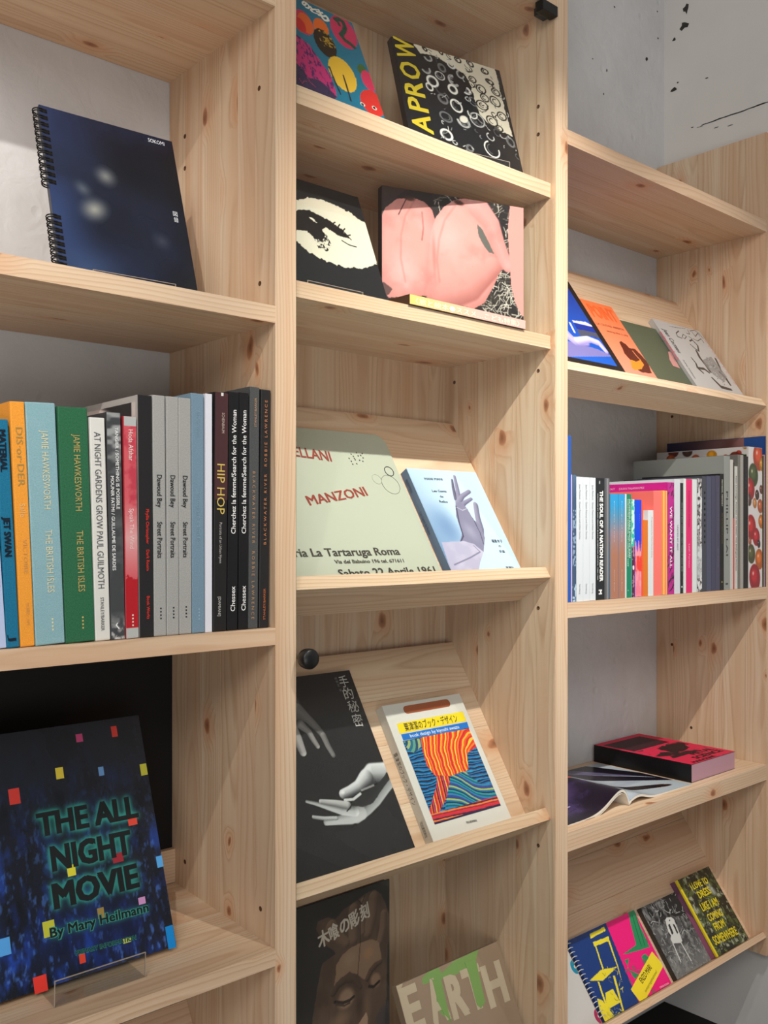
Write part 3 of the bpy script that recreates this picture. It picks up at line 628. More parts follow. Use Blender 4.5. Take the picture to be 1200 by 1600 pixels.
for q, r in (([(0.1682, 0.0461), (0.1682, 0.0461)], .0048), ([(0.1935, 0.0482), (0.1935, 0.0482)], .0050)):
    c.blob(*q[0], r, r*.8, 0, (232, 226, 214), .15); c.blob(*q[0], r*.6, r*.6, 0, (20, 20, 26), .15)
c.mesh(b)
for s, q0, q1, hh in (('の', *[(0.1017, 0.2267), (0.116, 0.2199)], 0.0168), ('と', *[(0.1178, 0.2183), (0.1374, 0.2203)], 0.0142), ('も', *[(0.1351, 0.209), (0.1578, 0.2162)], 0.0232)):
    text(b, s, q0, q1, hh, (228, 222, 208), bold=.05, name='title')

M = (frame((0.3480, 0.0900, 0.6372), (0.9823, -0.1873, 0.0000), (0.0579, 0.3035, 0.9511)), 0.2403, 0.2500); W, H = M[1], M[2]
b = book(M[0], W, H, .013, 'black book with yellow sideways lettering and white swirls on the top shelf behind glass', 'book', (24, 22, 24), spine=(52, 38, 30), hard=True, lean=True)
c = Canvas(W, H, .0012, (24, 24, 28), 41)
#
POLY = [(0.0473, 0.2493), (0.0719, 0.2547), (0.1449, 0.2548), (0.2297, 0.2547), (0.2295, 0.193), (0.2357, 0.1001), (0.2111, 0.1045), (0.1826, 0.1145), (0.1668, 0.1304), (0.1632, 0.163), (0.1582, 0.2024), (0.1503, 0.2165), (0.127, 0.223), (0.1072, 0.2319), (0.0842, 0.2369), (0.0597, 0.2331)]
c.put(c.mask(POLY, .003)*.97, (222, 214, 194))
g = random.Random(12)
RG = [(0.0736, 0.2275, 0.0084), (0.0634, 0.1994, 0.0096), (0.1242, 0.229, 0.0099), (0.0925, 0.1935, 0.0106), (0.0729, 0.1757, 0.0118), (0.1216, 0.1915, 0.0116), (0.1161, 0.135, 0.0141), (0.0867, 0.1033, 0.0135), (0.158, 0.1159, 0.0169), (0.0797, 0.064, 0.0125), (0.1776, 0.0575, 0.0186), (0.0634, 0.1609, 0.0083), (0.1408, 0.2108, 0.0085), (0.1158, 0.1709, 0.0097), (0.1471, 0.1774, 0.0089), (0.1249, 0.1018, 0.0132), (0.1007, 0.2136, 0.0089), (0.0882, 0.1417, 0.0105), (0.1495, 0.127, 0.0111), (0.1263, 0.0474, 0.0074), (0.2265, 0.0856, 0.0113)]
for x, y, r in RG:
    r *= .92; rx = r*g.uniform(.75, 1.0); rot = g.uniform(.4, 1.6); a = g.uniform(0, .9)
    tone = g.choice([(214, 212, 206), (170, 170, 168), (110, 110, 112), (226, 224, 216)])
    c.ring(x, y, rx, r, g.uniform(.0012, .0030), tone, rot, (a*.0, 2) if g.random() < .45 else (a, a+g.uniform(1.0, 1.6)))
    c.ring(x, y, rx*.62, r*.62, .0010, (90, 90, 92), rot, (a, a+.9))
RB = [(0.2025, 0.2365, 0.0078), (0.2182, 0.1939, 0.0092), (0.1834, 0.1907, 0.0104), (0.2114, 0.1712, 0.0118), (0.1777, 0.1536, 0.0126), (0.1929, 0.1226, 0.0121), (0.1705, 0.2448, 0.0077), (0.1426, 0.2444, 0.0068), (0.2088, 0.2147, 0.0082), (0.1678, 0.208, 0.0077), (0.2198, 0.1407, 0.01), (0.2068, 0.1101, 0.0077), (0.1058, 0.2506, 0.0054), (0.0702, 0.2459, 0.0049), (0.1877, 0.1727, 0.0091)]
for x, y, r in RB:
    rx = r*g.uniform(.6, .9); rot = g.uniform(.4, 1.6); c.ring(x, y, rx, r, .0016, (30, 28, 30), rot); c.ring(x, y, rx*.5, r*.5, .0012, (40, 38, 38), rot, (0, 1.2))
for k in range(60):
    x, y, q_ = g.uniform(W*.27, W), g.uniform(0, H), g.uniform(.003, .010); inside_ = c.c[min(c.ny-1, int(y/H*c.ny)), min(c.nx-1, int(x/W*c.nx))][0] > 120
    c.ring(x, y, q_*.75, q_, .0011, (32, 30, 32) if inside_ else g.choice([(120, 120, 122), (190, 190, 186), (80, 80, 84)]), g.uniform(.4, 1.6), (g.uniform(0, .8), g.uniform(1.0, 2)))
c.lines(40, W*.3, W, H*.2, H, .012, .0006, [(28, 26, 28)], 4, mask=c.mask(POLY)); c.lines(26, W*.22, W, 0, H*.6, .012, .0006, [(150, 150, 148), (220, 218, 210)], 5)
c.blob(*[(0.1265, 0.1088), (0.1265, 0.1088)][0], .012, .009, .5, (220, 216, 202), .3)
c.mesh(b)
A0, A1 = [(0.0508, 0.0558), (0.0451, 0.254)]
for s, t0, t1 in (('A', 0, .19), ('P', .225, .365), ('R', .385, .545), ('O', .565, .745), ('W', .785, 1.0)):
    q0 = (A0[0]+(A1[0]-A0[0])*t0, A0[1]+(A1[1]-A0[1])*t0); q1 = (A0[0]+(A1[0]-A0[0])*t1, A0[1]+(A1[1]-A0[1])*t1)
    text(b, s, q0, q1, 0.0429, (214, 190, 42), bold=.022, name='title')
stand(upright(.405, .060, ZM1, -.2), .125, .022, 'clear acrylic lip in front of the black swirl book')

M = (frame((0.0560, 0.0500, 0.3588), (1.0000, 0.0000, 0.0000), (0.0000, 0.3746, 0.9272)), 0.2003, 0.2130); W, H = M[1], M[2]
b = book(M[0], W, H, .008, 'black and cream book with a large high-contrast eye, middle bay second shelf', 'book', (24, 26, 28), lean=True)
c = Canvas(W, H, .0011, (24, 27, 30), 51)
#
c.poly([(0.0276, 0.1426), (0.0635, 0.1683), (0.0864, 0.1797), (0.1131, 0.1844), (0.147, 0.1815), (0.1755, 0.1727), (0.2014, 0.1606), (0.23, 0.1553), (0.2077, 0.0874), (0.1699, 0.0688), (0.1361, 0.0594), (0.1023, 0.0606), (0.0788, 0.0654), (0.0566, 0.0733), (0.0415, 0.0881), (0.0166, 0.1011)], (206, 202, 182), .004, cell=.006)
c.put(np.clip((c.Y-H*.62)/(H*.3), 0, 1)*c.mask([(0.0276, 0.1426), (0.0635, 0.1683), (0.0864, 0.1797), (0.1131, 0.1844), (0.147, 0.1815), (0.1755, 0.1727), (0.2014, 0.1606), (0.1853, 0.1606), (0.1423, 0.1658), (0.0813, 0.1613), (0.035, 0.1407)])*.35, (196, 172, 150))
c.poly([(0.0442, 0.1451), (0.0797, 0.1556), (0.0996, 0.1522), (0.1192, 0.1465), (0.1379, 0.1368), (0.1554, 0.1192), (0.1288, 0.1207), (0.1097, 0.1288), (0.0927, 0.1356), (0.0842, 0.1421), (0.0716, 0.134), (0.0681, 0.1142), (0.0335, 0.1054)], (22, 24, 26), .0025, cell=.004)
c.poly([(0.0713, 0.1434), (0.0844, 0.1429), (0.0842, 0.1349), (0.0979, 0.1345), (0.1085, 0.1305), (0.0984, 0.1219), (0.1044, 0.1162), (0.0929, 0.0999), (0.0777, 0.1017), (0.0675, 0.112)], (20, 22, 24), .002, cell=.004)
c.put(c.mask([(0.0774, 0.1008), (0.1062, 0.1167), (0.1113, 0.0965), (0.0982, 0.0823), (0.081, 0.0845)])*np.clip((c.fbm(.003, 1, 3, 3)-.46)*10, 0, 1), (26, 28, 30))
for q in ([(0.1266, 0.1351), (0.1426, 0.1347), (0.1569, 0.1184)], [(0.1293, 0.1297), (0.141, 0.1441)], [(0.1349, 0.1239), (0.1498, 0.1382)], [(0.1357, 0.112), (0.1486, 0.107), (0.1639, 0.1067)], [(0.1418, 0.1207), (0.1581, 0.1281)], [(0.1209, 0.1377), (0.132, 0.1458)]): c.line(q, .0011, (22, 24, 26))
c.blob(*[(0.0843, 0.1397), (0.0843, 0.1397)][0], .006, .0022, -.3, (220, 216, 196), .2)
c.mesh(b)
stand(upright(.085, .040, ZM2, 0), .105, .012, 'low clear acrylic stand under the cream eye book')

M = (frame((0.2970, 0.1150, 0.3743), (0.9517, -0.3070, 0.0000), (0.0000, 0.0000, 1.0000)), 0.2769, 0.2082); W, H = M[1], M[2]
b = book(M[0], W, H, .016, 'wide pink photo book of two crouching figures in straw, standing upright behind glass', 'book', (40, 34, 34), spine=(52, 34, 30))
c = Canvas(W, H, .0012, (40, 36, 36), 61)
#
c.put(np.clip((c.fbm(.02)-.45)*4, 0, 1)*.6, (66, 60, 54))
c.lines(150, W*.3, W, 0, H, .030, .0006, [(150, 142, 130), (108, 100, 90), (186, 178, 164), (80, 74, 66)], 8)
c.lines(120, W*.72, W, 0, H*.4, .026, .0006, [(170, 164, 152), (60, 56, 50), (196, 190, 176)], 9)
c.poly([(-0.0022, 0.2109), (0.0916, 0.2139), (0.1031, 0.1715), (0.0998, 0.16), (0.0753, 0.1787), (0.0273, 0.1901), (0.0076, 0.1801), (-0.0022, 0.1716)], (44, 36, 36), .003)
c.poly([(-0.0022, 0.1787), (0.0076, 0.1765), (0.0233, 0.1895), (0.0511, 0.2134), (-0.0041, 0.2106), (-0.0041, 0.1856)], (60, 46, 44), .002)
L1 = [(-0.0041, 0.1499), (0.0056, 0.1709), (0.0273, 0.1894), (0.0592, 0.1954), (0.0794, 0.1909), (0.0937, 0.1794), (0.0998, 0.1619), (0.0977, 0.1378), (0.0998, 0.1013), (0.0916, 0.0637), (0.0908, 0.0325), (0.0115, 0.0209), (-0.0041, 0.039), (-0.0049, 0.0961)]
L2 = [(0.0924, 0.1444), (0.1006, 0.1675), (0.1163, 0.188), (0.1371, 0.2028), (0.1581, 0.2087), (0.1921, 0.2061), (0.2103, 0.1935), (0.2202, 0.1684), (0.2259, 0.1446), (0.2377, 0.1252), (0.2509, 0.1115), (0.2496, 0.098), (0.229, 0.0908), (0.2159, 0.0622), (0.1964, 0.03), (0.175, 0.0175), (0.1163, 0.0259), (0.09, 0.0324), (0.0855, 0.0631), (0.0867, 0.0961)]
PK = np.array((212, 146, 138.)); DK = np.array((150, 86, 80.)); HI = np.array((220, 164, 160.))
def body(pts, cx, cy, rx, ry, rot):
    m = c.mask(pts); co, si = math.cos(rot), math.sin(rot); dx = c.X-cx; dy = c.Y-cy
    d = np.sqrt(((dx*co+dy*si)/rx)**2+((-dx*si+dy*co)/ry)**2); k = np.clip(1.25-d*d*.75, 0, 1)[..., None]
    c.put(m, DK*(1-k)+PK*k)
body(L1, *[(0.0432, 0.1091), (0.0432, 0.1091)][0], .062, .115, -.05); c.blob(*[(0.0392, 0.0725), (0.0392, 0.0725)][0], .04, .05, 0, HI, 1, .8)
body(L2, *[(0.1413, 0.1136), (0.1413, 0.1136)][0], .085, .115, .0); c.blob(*[(0.1246, 0.1375), (0.1246, 0.1375)][0], .045, .05, 0, HI, 1, .7); c.blob(*[(0.1793, 0.0583), (0.1793, 0.0583)][0], .05, .032, .6, (220, 162, 156), 1, .7)
c.limb([(0.1121, 0.0365, 0.0331), (0.1665, 0.057, 0.0298), (0.2137, 0.0959, 0.0189)], (150, 88, 82), (214, 150, 142), .45)
GAP = [(0.1819, 0.1672), (0.1921, 0.1595), (0.2042, 0.14), (0.2163, 0.1188), (0.2059, 0.1191), (0.1939, 0.1327), (0.1844, 0.148)]
c.poly(GAP, (92, 92, 86), .0008)
c.limb([(0.1836, 0.1974, 0.0225), (0.2116, 0.1711, 0.0173), (0.2246, 0.1387, 0.0144), (0.2377, 0.11, 0.0137), (0.2443, 0.0994, 0.0114)], (170, 102, 96), (218, 156, 150), .35)
c.line([(0.1413, 0.197), (0.1183, 0.1662), (0.1072, 0.1316), (0.1031, 0.0944), (0.108, 0.0582)], .0022, (178, 114, 106), .45); c.line([(0.0592, 0.1892), (0.0432, 0.1634), (0.0352, 0.1298), (0.0344, 0.09), (0.0432, 0.0512)], .0020, (178, 114, 106), .45)
c.line([(0.0745, 0.1731), (0.0769, 0.1461), (0.0745, 0.1257)], .0016, (140, 80, 74), .6); c.blob(*[(0.1454, 0.1995), (0.1454, 0.1995)][0], .014, .006, -.2, (70, 44, 38), .6, .9); c.blob(*[(0.0511, 0.1935), (0.0511, 0.1935)][0], .014, .006, 0, (70, 44, 38), .6, .9)
c.line([(0.0452, 0.1926), (0.0372, 0.177), (0.0304, 0.1635)], .0009, (70, 40, 34))
m_ = np.clip(c.c[..., 0]-c.c[..., 1]-40, 0, 30)/30; c.put(m_*np.clip((c.fbm(.03, 1, 4, 15)-.5)*3, 0, 1)*.45, (168, 104, 98)); c.put(m_*np.clip((c.fbm(.05, 1, 3, 25)-.5)*3, 0, 1)*.35, (222, 176, 176)); c.blob(*[(0.0977, 0.1011), (0.0977, 0.1011)][0], .006, .06, .05, (160, 96, 90), 1, .5)
c.poly([(0.2487, 0.2083), (0.2843, 0.2113), (0.2843, 0.0137), (0.2727, 0.0145), (0.2602, 0.0363), (0.2514, 0.0659), (0.2478, 0.1112), (0.2443, 0.164)], (212, 142, 134)); c.poly([(0.0135, 0.0265), (0.0194, 0.0361), (0.0037, 0.047), (-0.0049, 0.0389), (-0.0049, 0.0175)], (96, 70, 68), .002)
c.mesh(b)
b = book(frame((.2600, .0075, .3737), (1, 0, 0), (0, 1, 0)), .279, .135, .0155, 'slim yellow and pink paperback lying flat under the pink photo book', 'book', (86, 56, 34), pages=mat('brown_page_block', (120, 78, 44), .8, .2))
c = Canvas(.279, .0150, .0009, (226, 160, 150), 71)
c.c[:] = np.array((238, 190, 110))*(1-np.clip(c.X/.16, 0, 1)[..., None])+np.array((232, 172, 162))*np.clip(c.X/.16, 0, 1)[..., None]
c.mesh(b, z=0, name='spine_print', M=Matrix(((1, 0, 0, 0), (0, 0, -1, -.0004), (0, 1, 0, -.0153), (0, 0, 0, 1))))
me_, a_m = text_mesh('〈旅と絵本●ススメ…こども特集〉')
x0, x1 = a_m[:, 0].min(), a_m[:, 0].max(); o_ = np.empty_like(a_m); o_[:, 0] = .012+(a_m[:, 0]-x0)/(x1-x0)*.25; o_[:, 1] = -.0008; o_[:, 2] = -.0128+a_m[:, 1]*.0108
me_.vertices.foreach_set('co', o_.ravel()); me_.materials.clear(); link('title', me_, ink((246, 232, 206)), b)

def flat_text(b, rows):
    for s, q0, q1, hh, col, bo, nm in rows: text(b, s, q0, q1, hh, col, bold=bo, name=nm)
M = (frame((0.0450, 0.0632, -0.0874), (1.0000, 0.0000, 0.0000), (0.0000, 0.5299, 0.8480)), 0.3540, 0.3140); W, H = M[1], M[2]
b = empty('exhibition_catalogue', M[0], 'large pale green catalogue with rounded corner and red-brown names on the upper slope', 'book')
R_ = .022; out = [(0, 0), (W, 0), (W, H-R_)]+[(W-R_+R_*math.cos(t), H-R_+R_*math.sin(t)) for t in [math.pi/2*i/8 for i in range(1, 9)]]+[(0, H)]
prism('cover', out, -.0006, 0, mat('pale_green_card', (174, 180, 163), .30, .5), b); prism('pages', [(x*.997+.0003, y*.997+.0003) for x, y in out], -.0034, -.0006, PAPER, b); prism('back_cover', out, -.004, -.0034, mat('pale_green_card', (174, 180, 163)), b)
#
flat_text(b, (('CASTELLANI', *[(0.0704, 0.2573), (0.2075, 0.2458)], 0.0221, (140, 58, 48), .02, 'title'), ('MANZONI', *[(0.1233, 0.1542), (0.2578, 0.1779)], 0.019, (140, 54, 44), .02, 'title'),
    ('Galleria La Tartaruga Roma', *[(0.0078, 0.059), (0.2753, 0.0588)], 0.0152, (62, 58, 52), .024, 'small_print'), ('Via del Babuino 196 tel. 671611', *[(0.1293, 0.0453), (0.2765, 0.0439)], 0.007, (70, 66, 60), .024, 'small_print'),
    ('Sabato 22 Aprile 1961', *[(0.1284, 0.02), (0.34, 0.02)], 0.0152, (58, 54, 48), .024, 'small_print')))
def circle_line(b, x, y, R, r, col):
    tube('printed_circle', [(x+R*math.cos(2*math.pi*k/28), y+R*math.sin(2*math.pi*k/28), .0002) for k in range(28)], r, ink(col), b, seg=6, closed=True)
circle_line(b, *[(0.3314, 0.2319), (0.3314, 0.2319)][0], .0100, .0008, (40, 40, 38)); circle_line(b, *[(0.3217, 0.2029), (0.3217, 0.2029)][0], .0200, .0004, (90, 96, 88)); circle_line(b, *[(0.2937, 0.2132), (0.2937, 0.2132)][0], .0100, .0004, (156, 160, 146))
DT = [(0.2576, 0.2646, 0.0013), (0.2717, 0.2688, 0.0013), (0.2844, 0.268, 0.0013), (0.249, 0.2551, 0.0013), (0.2606, 0.2601, 0.0013), (0.2726, 0.2619, 0.0013), (0.2823, 0.2583, 0.0013), (0.2513, 0.249, 0.0013), (0.2618, 0.2528, 0.0013), (0.2717, 0.2524, 0.0013), (0.2783, 0.2507, 0.0013), (0.2519, 0.2428, 0.0013), (0.2615, 0.2444, 0.0013), (0.261, 0.2559, 0.0013), (0.2789, 0.2634, 0.0013)]
for x, y, r in DT: box('printed_dot', (x-.0012, y-.0012, .0002), (x+.0012, y+.0012, .0005), ink((50, 48, 44)), b)

M = (frame((0.4070, 0.0513, -0.0800), (1.0000, 0.0000, 0.0000), (0.0000, 0.5299, 0.8480)), 0.1820, 0.2310); W, H = M[1], M[2]
b = book(M[0], W, H, .018, 'light blue paperback with a grey gloved hand on the upper slope behind glass', 'book', (170, 196, 216), spine=(92, 112, 140))
c = Canvas(W, H, .0011, (186, 212, 232), 81)
#
c.put(np.clip(1-c.X/(W*.42), 0, 1)*np.clip(1.1-c.Y/(H*1.0), 0, 1)*1.0, (96, 130, 172)); c.blob(*[(0.0384, 0.1037), (0.0384, 0.1037)][0], .05, .07, .3, (92, 128, 172), 1, .75)
c.limb([(0.1061, 0.2099, 0.0027), (0.0992, 0.1916, 0.0039), (0.0923, 0.1665, 0.0047)], (58, 58, 84), (104, 104, 130)); c.limb([(0.1172, 0.2184, 0.0036), (0.1096, 0.192, 0.0051), (0.0998, 0.1632, 0.0065)], (86, 86, 116), (142, 142, 168))
c.limb([(0.1386, 0.1851, 0.0045), (0.1144, 0.1743, 0.0057), (0.0934, 0.1577, 0.0071)], (84, 84, 114), (138, 138, 164)); c.limb([(0.1349, 0.1684, 0.0036), (0.1097, 0.1581, 0.0053), (0.088, 0.1419, 0.0076)], (80, 80, 110), (134, 134, 162))
c.limb([(0.1392, 0.1553, 0.0066), (0.1292, 0.1285, 0.0071), (0.1229, 0.104, 0.0088), (0.1101, 0.0833, 0.0105)], (84, 84, 114), (146, 146, 170))
c.poly([(0.086, 0.1565), (0.1031, 0.1615), (0.1114, 0.1458), (0.1147, 0.1213), (0.126, 0.111), (0.123, 0.0833), (0.1019, 0.0529), (0.0876, 0.0515), (0.0608, 0.0702), (0.0546, 0.0752), (0.0708, 0.097), (0.072, 0.1278)], (122, 122, 150)); c.blob(*[(0.0925, 0.0971), (0.0925, 0.0971)][0], .02, .03, .4, (148, 148, 174), 1, .8)
c.line([(0.1146, 0.1248), (0.1161, 0.0936), (0.1117, 0.0697)], .0009, (64, 62, 92)); c.line([(0.0844, 0.1505), (0.0727, 0.1141), (0.0681, 0.0869), (0.0554, 0.0752)], .0016, (70, 68, 96)); c.line([(0.0843, 0.1488), (0.0965, 0.142), (0.1093, 0.1458)], .0006, (190, 188, 206))
c.poly([(0.0066, 0.074), (0.0642, 0.0762), (0.0856, 0.0699), (0.1019, 0.0529), (0.0795, 0.0301), (0.0644, 0.0109), (-0.0025, 0.0131)], (168, 166, 192)); c.put(c.mask([(0.0066, 0.074), (0.0642, 0.0762), (0.0856, 0.0699), (0.1019, 0.0529), (0.0795, 0.0301), (0.0644, 0.0109), (-0.0025, 0.0131)])*np.clip((c.fbm(.03, 1, 3)-.45)*3, 0, 1)*.6, (196, 194, 214))
c.line([(0.0927, 0.0531), (0.0615, 0.042), (0.0138, 0.0285)], .0014, (120, 118, 146)); c.line([(0.0837, 0.0666), (0.0927, 0.0531)], .0010, (120, 118, 146))
c.mesh(b)
flat_text(b, (('MANI MANI', *[(0.0337, 0.2063), (0.0807, 0.2073)], 0.0057, (60, 72, 88), .02, 'title'), ('Les Gants', *[(0.0393, 0.1803), (0.0764, 0.1805)], 0.0056, (60, 72, 88), .02, 'title'), ('de', *[(0.0529, 0.1689), (0.0619, 0.1688)], 0.0049, (60, 72, 88), .02, 'title'),
   ('Reiko', *[(0.0461, 0.1576), (0.0673, 0.1574)], 0.0055, (60, 72, 88), .02, 'title'), ('福島令子', *[(0.136, 0.0729), (0.1654, 0.072)], 0.0062, (50, 58, 72), .02, 'author_name'), ('の', *[(0.1488, 0.0621), (0.1554, 0.062)], 0.0048, (50, 58, 72), .02, 'author_name'),
   ('手袋', *[(0.1436, 0.0505), (0.1587, 0.0499)], 0.0058, (50, 58, 72), .02, 'author_name'), ('思潮社', *[(0.1414, 0.0164), (0.1633, 0.0161)], 0.005, (50, 58, 72), .02, 'publisher_mark')))
def side_text(b, s, u0, u1, v0, v1, rgb, T, bold=0, name='spine_title'):
    """lettering running down the spine of a lying book (spine plane x = 0)"""
    me, a = text_mesh(s, bold); x0, x1 = a[:, 0].min(), a[:, 0].max(); o = np.empty_like(a)
    o[:, 0] = -.0009; o[:, 1] = v0+(a[:, 0]-x0)/(x1-x0)*(v1-v0); o[:, 2] = -T+u0+a[:, 1]*(u1-u0)/.8
    me.vertices.foreach_set('co', o.ravel()); me.materials.clear(); return link(name, me, ink(rgb), b)
side_text(b, 'MANI MANI', .004, .012, H*.92, H*.80, (50, 60, 84), .018); side_text(b, 'Les Gants de Reiko', .004, .012, H*.62, H*.42, (50, 60, 84), .018)

M = (frame((0.0600, 0.0574, -0.5215), (1.0000, 0.0000, 0.0000), (0.0000, 0.5299, 0.8480)), 0.2600, 0.3250); W, H = M[1], M[2]
b = book(M[0], W, H, .012, 'tall black book with two pale hands and a white vertical title on the lower slope', 'book', (28, 28, 29))
c = Canvas(W, H, .0011, (30, 30, 31), 91)
#
c.put(np.clip((c.fbm(.08)-.4)*2, 0, 1)*.35, (40, 40, 42))
c.limb([(0.0954, 0.2998, 0.0348), (0.1089, 0.2753, 0.0255), (0.1224, 0.2584, 0.0174)], (40, 40, 40), (120, 118, 116)); c.limb([(0.1224, 0.2659, 0.014), (0.1383, 0.2473, 0.0089), (0.1509, 0.2279, 0.007), (0.1563, 0.2158, 0.0061)], (48, 48, 48), (128, 126, 124)); c.limb([(0.1563, 0.2158, 0.0061), (0.1587, 0.1968, 0.0056), (0.1629, 0.18, 0.0046)], (60, 60, 60), (138, 136, 134))
c.limb([(0.1186, 0.2414, 0.0092), (0.1303, 0.2272, 0.006), (0.1342, 0.2118, 0.0055), (0.1381, 0.2001, 0.0046)], (40, 40, 40), (176, 174, 172), -.5); c.limb([(0.1007, 0.2391, 0.0115), (0.1042, 0.2189, 0.0096), (0.1059, 0.1944, 0.0073)], (50, 50, 50), (196, 194, 192), -.5)
LT = (206, 210, 210); DKG = (52, 54, 56)
c.limb([(0.2774, 0.1304, 0.0207), (0.2532, 0.1334, 0.02), (0.2299, 0.1376, 0.0184), (0.209, 0.129, 0.0149)], DKG, LT, .75); c.limb([(0.2134, 0.1319, 0.0154), (0.1919, 0.1212, 0.0111), (0.1719, 0.1166, 0.0096), (0.1561, 0.1141, 0.0091)], DKG, LT, .75)
c.limb([(0.267, 0.1221, 0.0119), (0.2408, 0.1071, 0.0108), (0.2154, 0.0925, 0.0111), (0.1927, 0.0827, 0.011), (0.1651, 0.0742, 0.0117)], (40, 42, 44), (170, 174, 174), -.55); c.limb([(0.1761, 0.079, 0.0136), (0.1534, 0.0743, 0.0108), (0.1309, 0.0755, 0.0076), (0.1048, 0.0771, 0.0048)], (90, 92, 92), LT, -.35)
c.limb([(0.1662, 0.0833, 0.0095), (0.1421, 0.0882, 0.0072), (0.1183, 0.0995, 0.0049), (0.0974, 0.1099, 0.0033), (0.082, 0.1164, 0.0024)], (60, 62, 62), LT, -.6); c.limb([(0.1565, 0.0947, 0.0077), (0.1365, 0.1022, 0.0063), (0.1088, 0.1107, 0.0044)], (70, 72, 72), (196, 198, 196), .7); c.limb([(0.127, 0.0798, 0.0036), (0.1048, 0.0839, 0.0035), (0.0853, 0.0903, 0.0028)], (70, 72, 72), LT, .4)
c.poly([(0.1892, 0.1084), (0.2056, 0.1113), (0.2335, 0.1183), (0.2596, 0.1335), (0.2692, 0.1268), (0.243, 0.1116), (0.2241, 0.0981), (0.2073, 0.0881), (0.1826, 0.0871), (0.17, 0.092), (0.1697, 0.1015)], (36, 37, 38), .002, alpha=.9)
c.line([(0.1548, 0.1044), (0.1716, 0.1023), (0.1892, 0.1084)], .0022, (190, 194, 192)); c.line([(0.1514, 0.0863), (0.1609, 0.0914), (0.1665, 0.0962)], .0010, (30, 30, 30)); c.line([(0.1944, 0.1135), (0.2105, 0.1153), (0.2219, 0.1168)], .0016, (170, 172, 170), .7)
c.blob(*[(0.156, 0.1172), (0.156, 0.1172)][0], .006, .0045, .3, (226, 228, 228), .8, .8); c.poly([(0.1037, 0.0643), (0.1262, 0.038), (0.1637, 0.0058), (0.2028, -0.0124), (0.2481, 0.0048), (0.2499, 0.047), (0.2283, 0.0803), (0.1998, 0.0717), (0.1559, 0.0599), (0.1182, 0.0589)], (36, 36, 38), .003, alpha=.6)
c.mesh(b)
flat_text(b, (('手', *[(0.2286, 0.2961), (0.2482, 0.2959)], 0.0208, (168, 166, 160), .0, 'title'), ('的', *[(0.2282, 0.2732), (0.2486, 0.2727)], 0.0202, (168, 166, 160), .0, 'title'), ('秘', *[(0.2277, 0.249), (0.2506, 0.2485)], 0.02, (168, 166, 160), .0, 'title'), ('密', *[(0.2268, 0.2225), (0.2478, 0.2215)], 0.0218, (190, 188, 184), .0, 'title'),
   ('林', *[(0.2209, 0.3105), (0.2265, 0.3104)], 0.0048, (110, 108, 104), 0, 'author_name'), ('振', *[(0.221, 0.304), (0.2266, 0.3039)], 0.0049, (110, 108, 104), 0, 'author_name'), ('生', *[(0.2211, 0.2975), (0.2266, 0.2974)], 0.0048, (110, 108, 104), 0, 'author_name'), ('编', *[(0.2219, 0.2878), (0.2269, 0.2877)], 0.0048, (110, 108, 104), 0, 'author_name')))

M = (frame((0.3555, 0.0506, -0.5172), (1.0000, 0.0000, 0.0000), (0.0000, 0.5299, 0.8480)), 0.1970, 0.2470); W, H = M[1], M[2]
b = book(M[0], W, H, .020, 'white book with yellow and blue bands over orange and blue waves on the lower slope', 'book', (206, 204, 196), spine=(196, 192, 182))
#
def quad(name, q, col, z=.0004): return prism(name, q, .0001, z, ink(col, .35), b)
quad('title_band', [(0.016, 0.1922), (0.1852, 0.1922), (0.1858, 0.2113), (0.0181, 0.2107)], (232, 206, 30)); quad('title_band', [(0.0181, 0.1792), (0.1848, 0.1768), (0.1862, 0.1901), (0.0182, 0.1903)], (20, 108, 190))
q = [(0.0528, 0.2342), (0.1557, 0.2353)]; x0, y0 = q[0]; x1, y1 = q[1]; r = .0075
cy = (y0+y1)/2-.002; prism('cut_out_bar', [(x0+r*math.cos(t), cy+r*math.sin(t)) for t in [math.pi*(.5+i/10) for i in range(11)]]+[(x1+r*math.cos(t), cy+r*math.sin(t)) for t in [math.pi*(-.5+i/10) for i in range(11)]], .0001, .0005, ink((158, 84, 48)), b)
flat_text(b, (('粟津潔のブック・デザイン', *[(0.0313, 0.1953), (0.1652, 0.1944)], 0.0145, (40, 36, 20), .012, 'title'), ('book design by kiyoshi awazu', *[(0.0367, 0.1817), (0.1604, 0.181)], 0.0069, (226, 236, 244), .0, 'subtitle'), ('河出書房新社', *[(0.0862, 0.0143), (0.1129, 0.0127)], 0.0039, (60, 58, 54), .01, 'publisher_mark')))
PA = [(0.0162, 0.0263), (0.1837, 0.0283), (0.183, 0.1751), (0.0183, 0.1773)]; px0 = min(PA[0][0], PA[3][0]); py0 = PA[0][1]; PW = (PA[1][0]-PA[0][0]); PH = PA[3][1]-PA[0][1]; py0 = (PA[0][1]+PA[1][1])/2
c = Canvas(PW, PH, .0007, (20, 60, 110), 95); U = c.X/PW; V_ = c.Y/PH
def stripes(f, cols, m, w=1.0):
    k = (np.floor(f)).astype(int) % len(cols); c.put(m, np.array(cols, float)[k])
jit = c.fbm(.02, 2, 3)*1.2
stripes((V_*70+jit*4+np.sin(U*7)*.8), [(12, 24, 48), (22, 110, 170), (14, 30, 60), (30, 140, 190), (16, 70, 130), (12, 22, 44), (34, 128, 176), (18, 90, 150)], np.ones_like(U))
Q0 = [(0.0162, 0.0263), (0.0162, 0.0263)][0]
def pc(pts): return [(x-Q0[0]+(0 if True else 0), y-py0) for x, y in pts]
lobe = pc([(0.0595, 0.1782), (0.1907, 0.1772), (0.1855, 0.1412), (0.1538, 0.1322), (0.1415, 0.1035), (0.1101, 0.0955), (0.0588, 0.1062), (0.0488, 0.1264), (0.0525, 0.155)]); ml = c.mask(lobe)
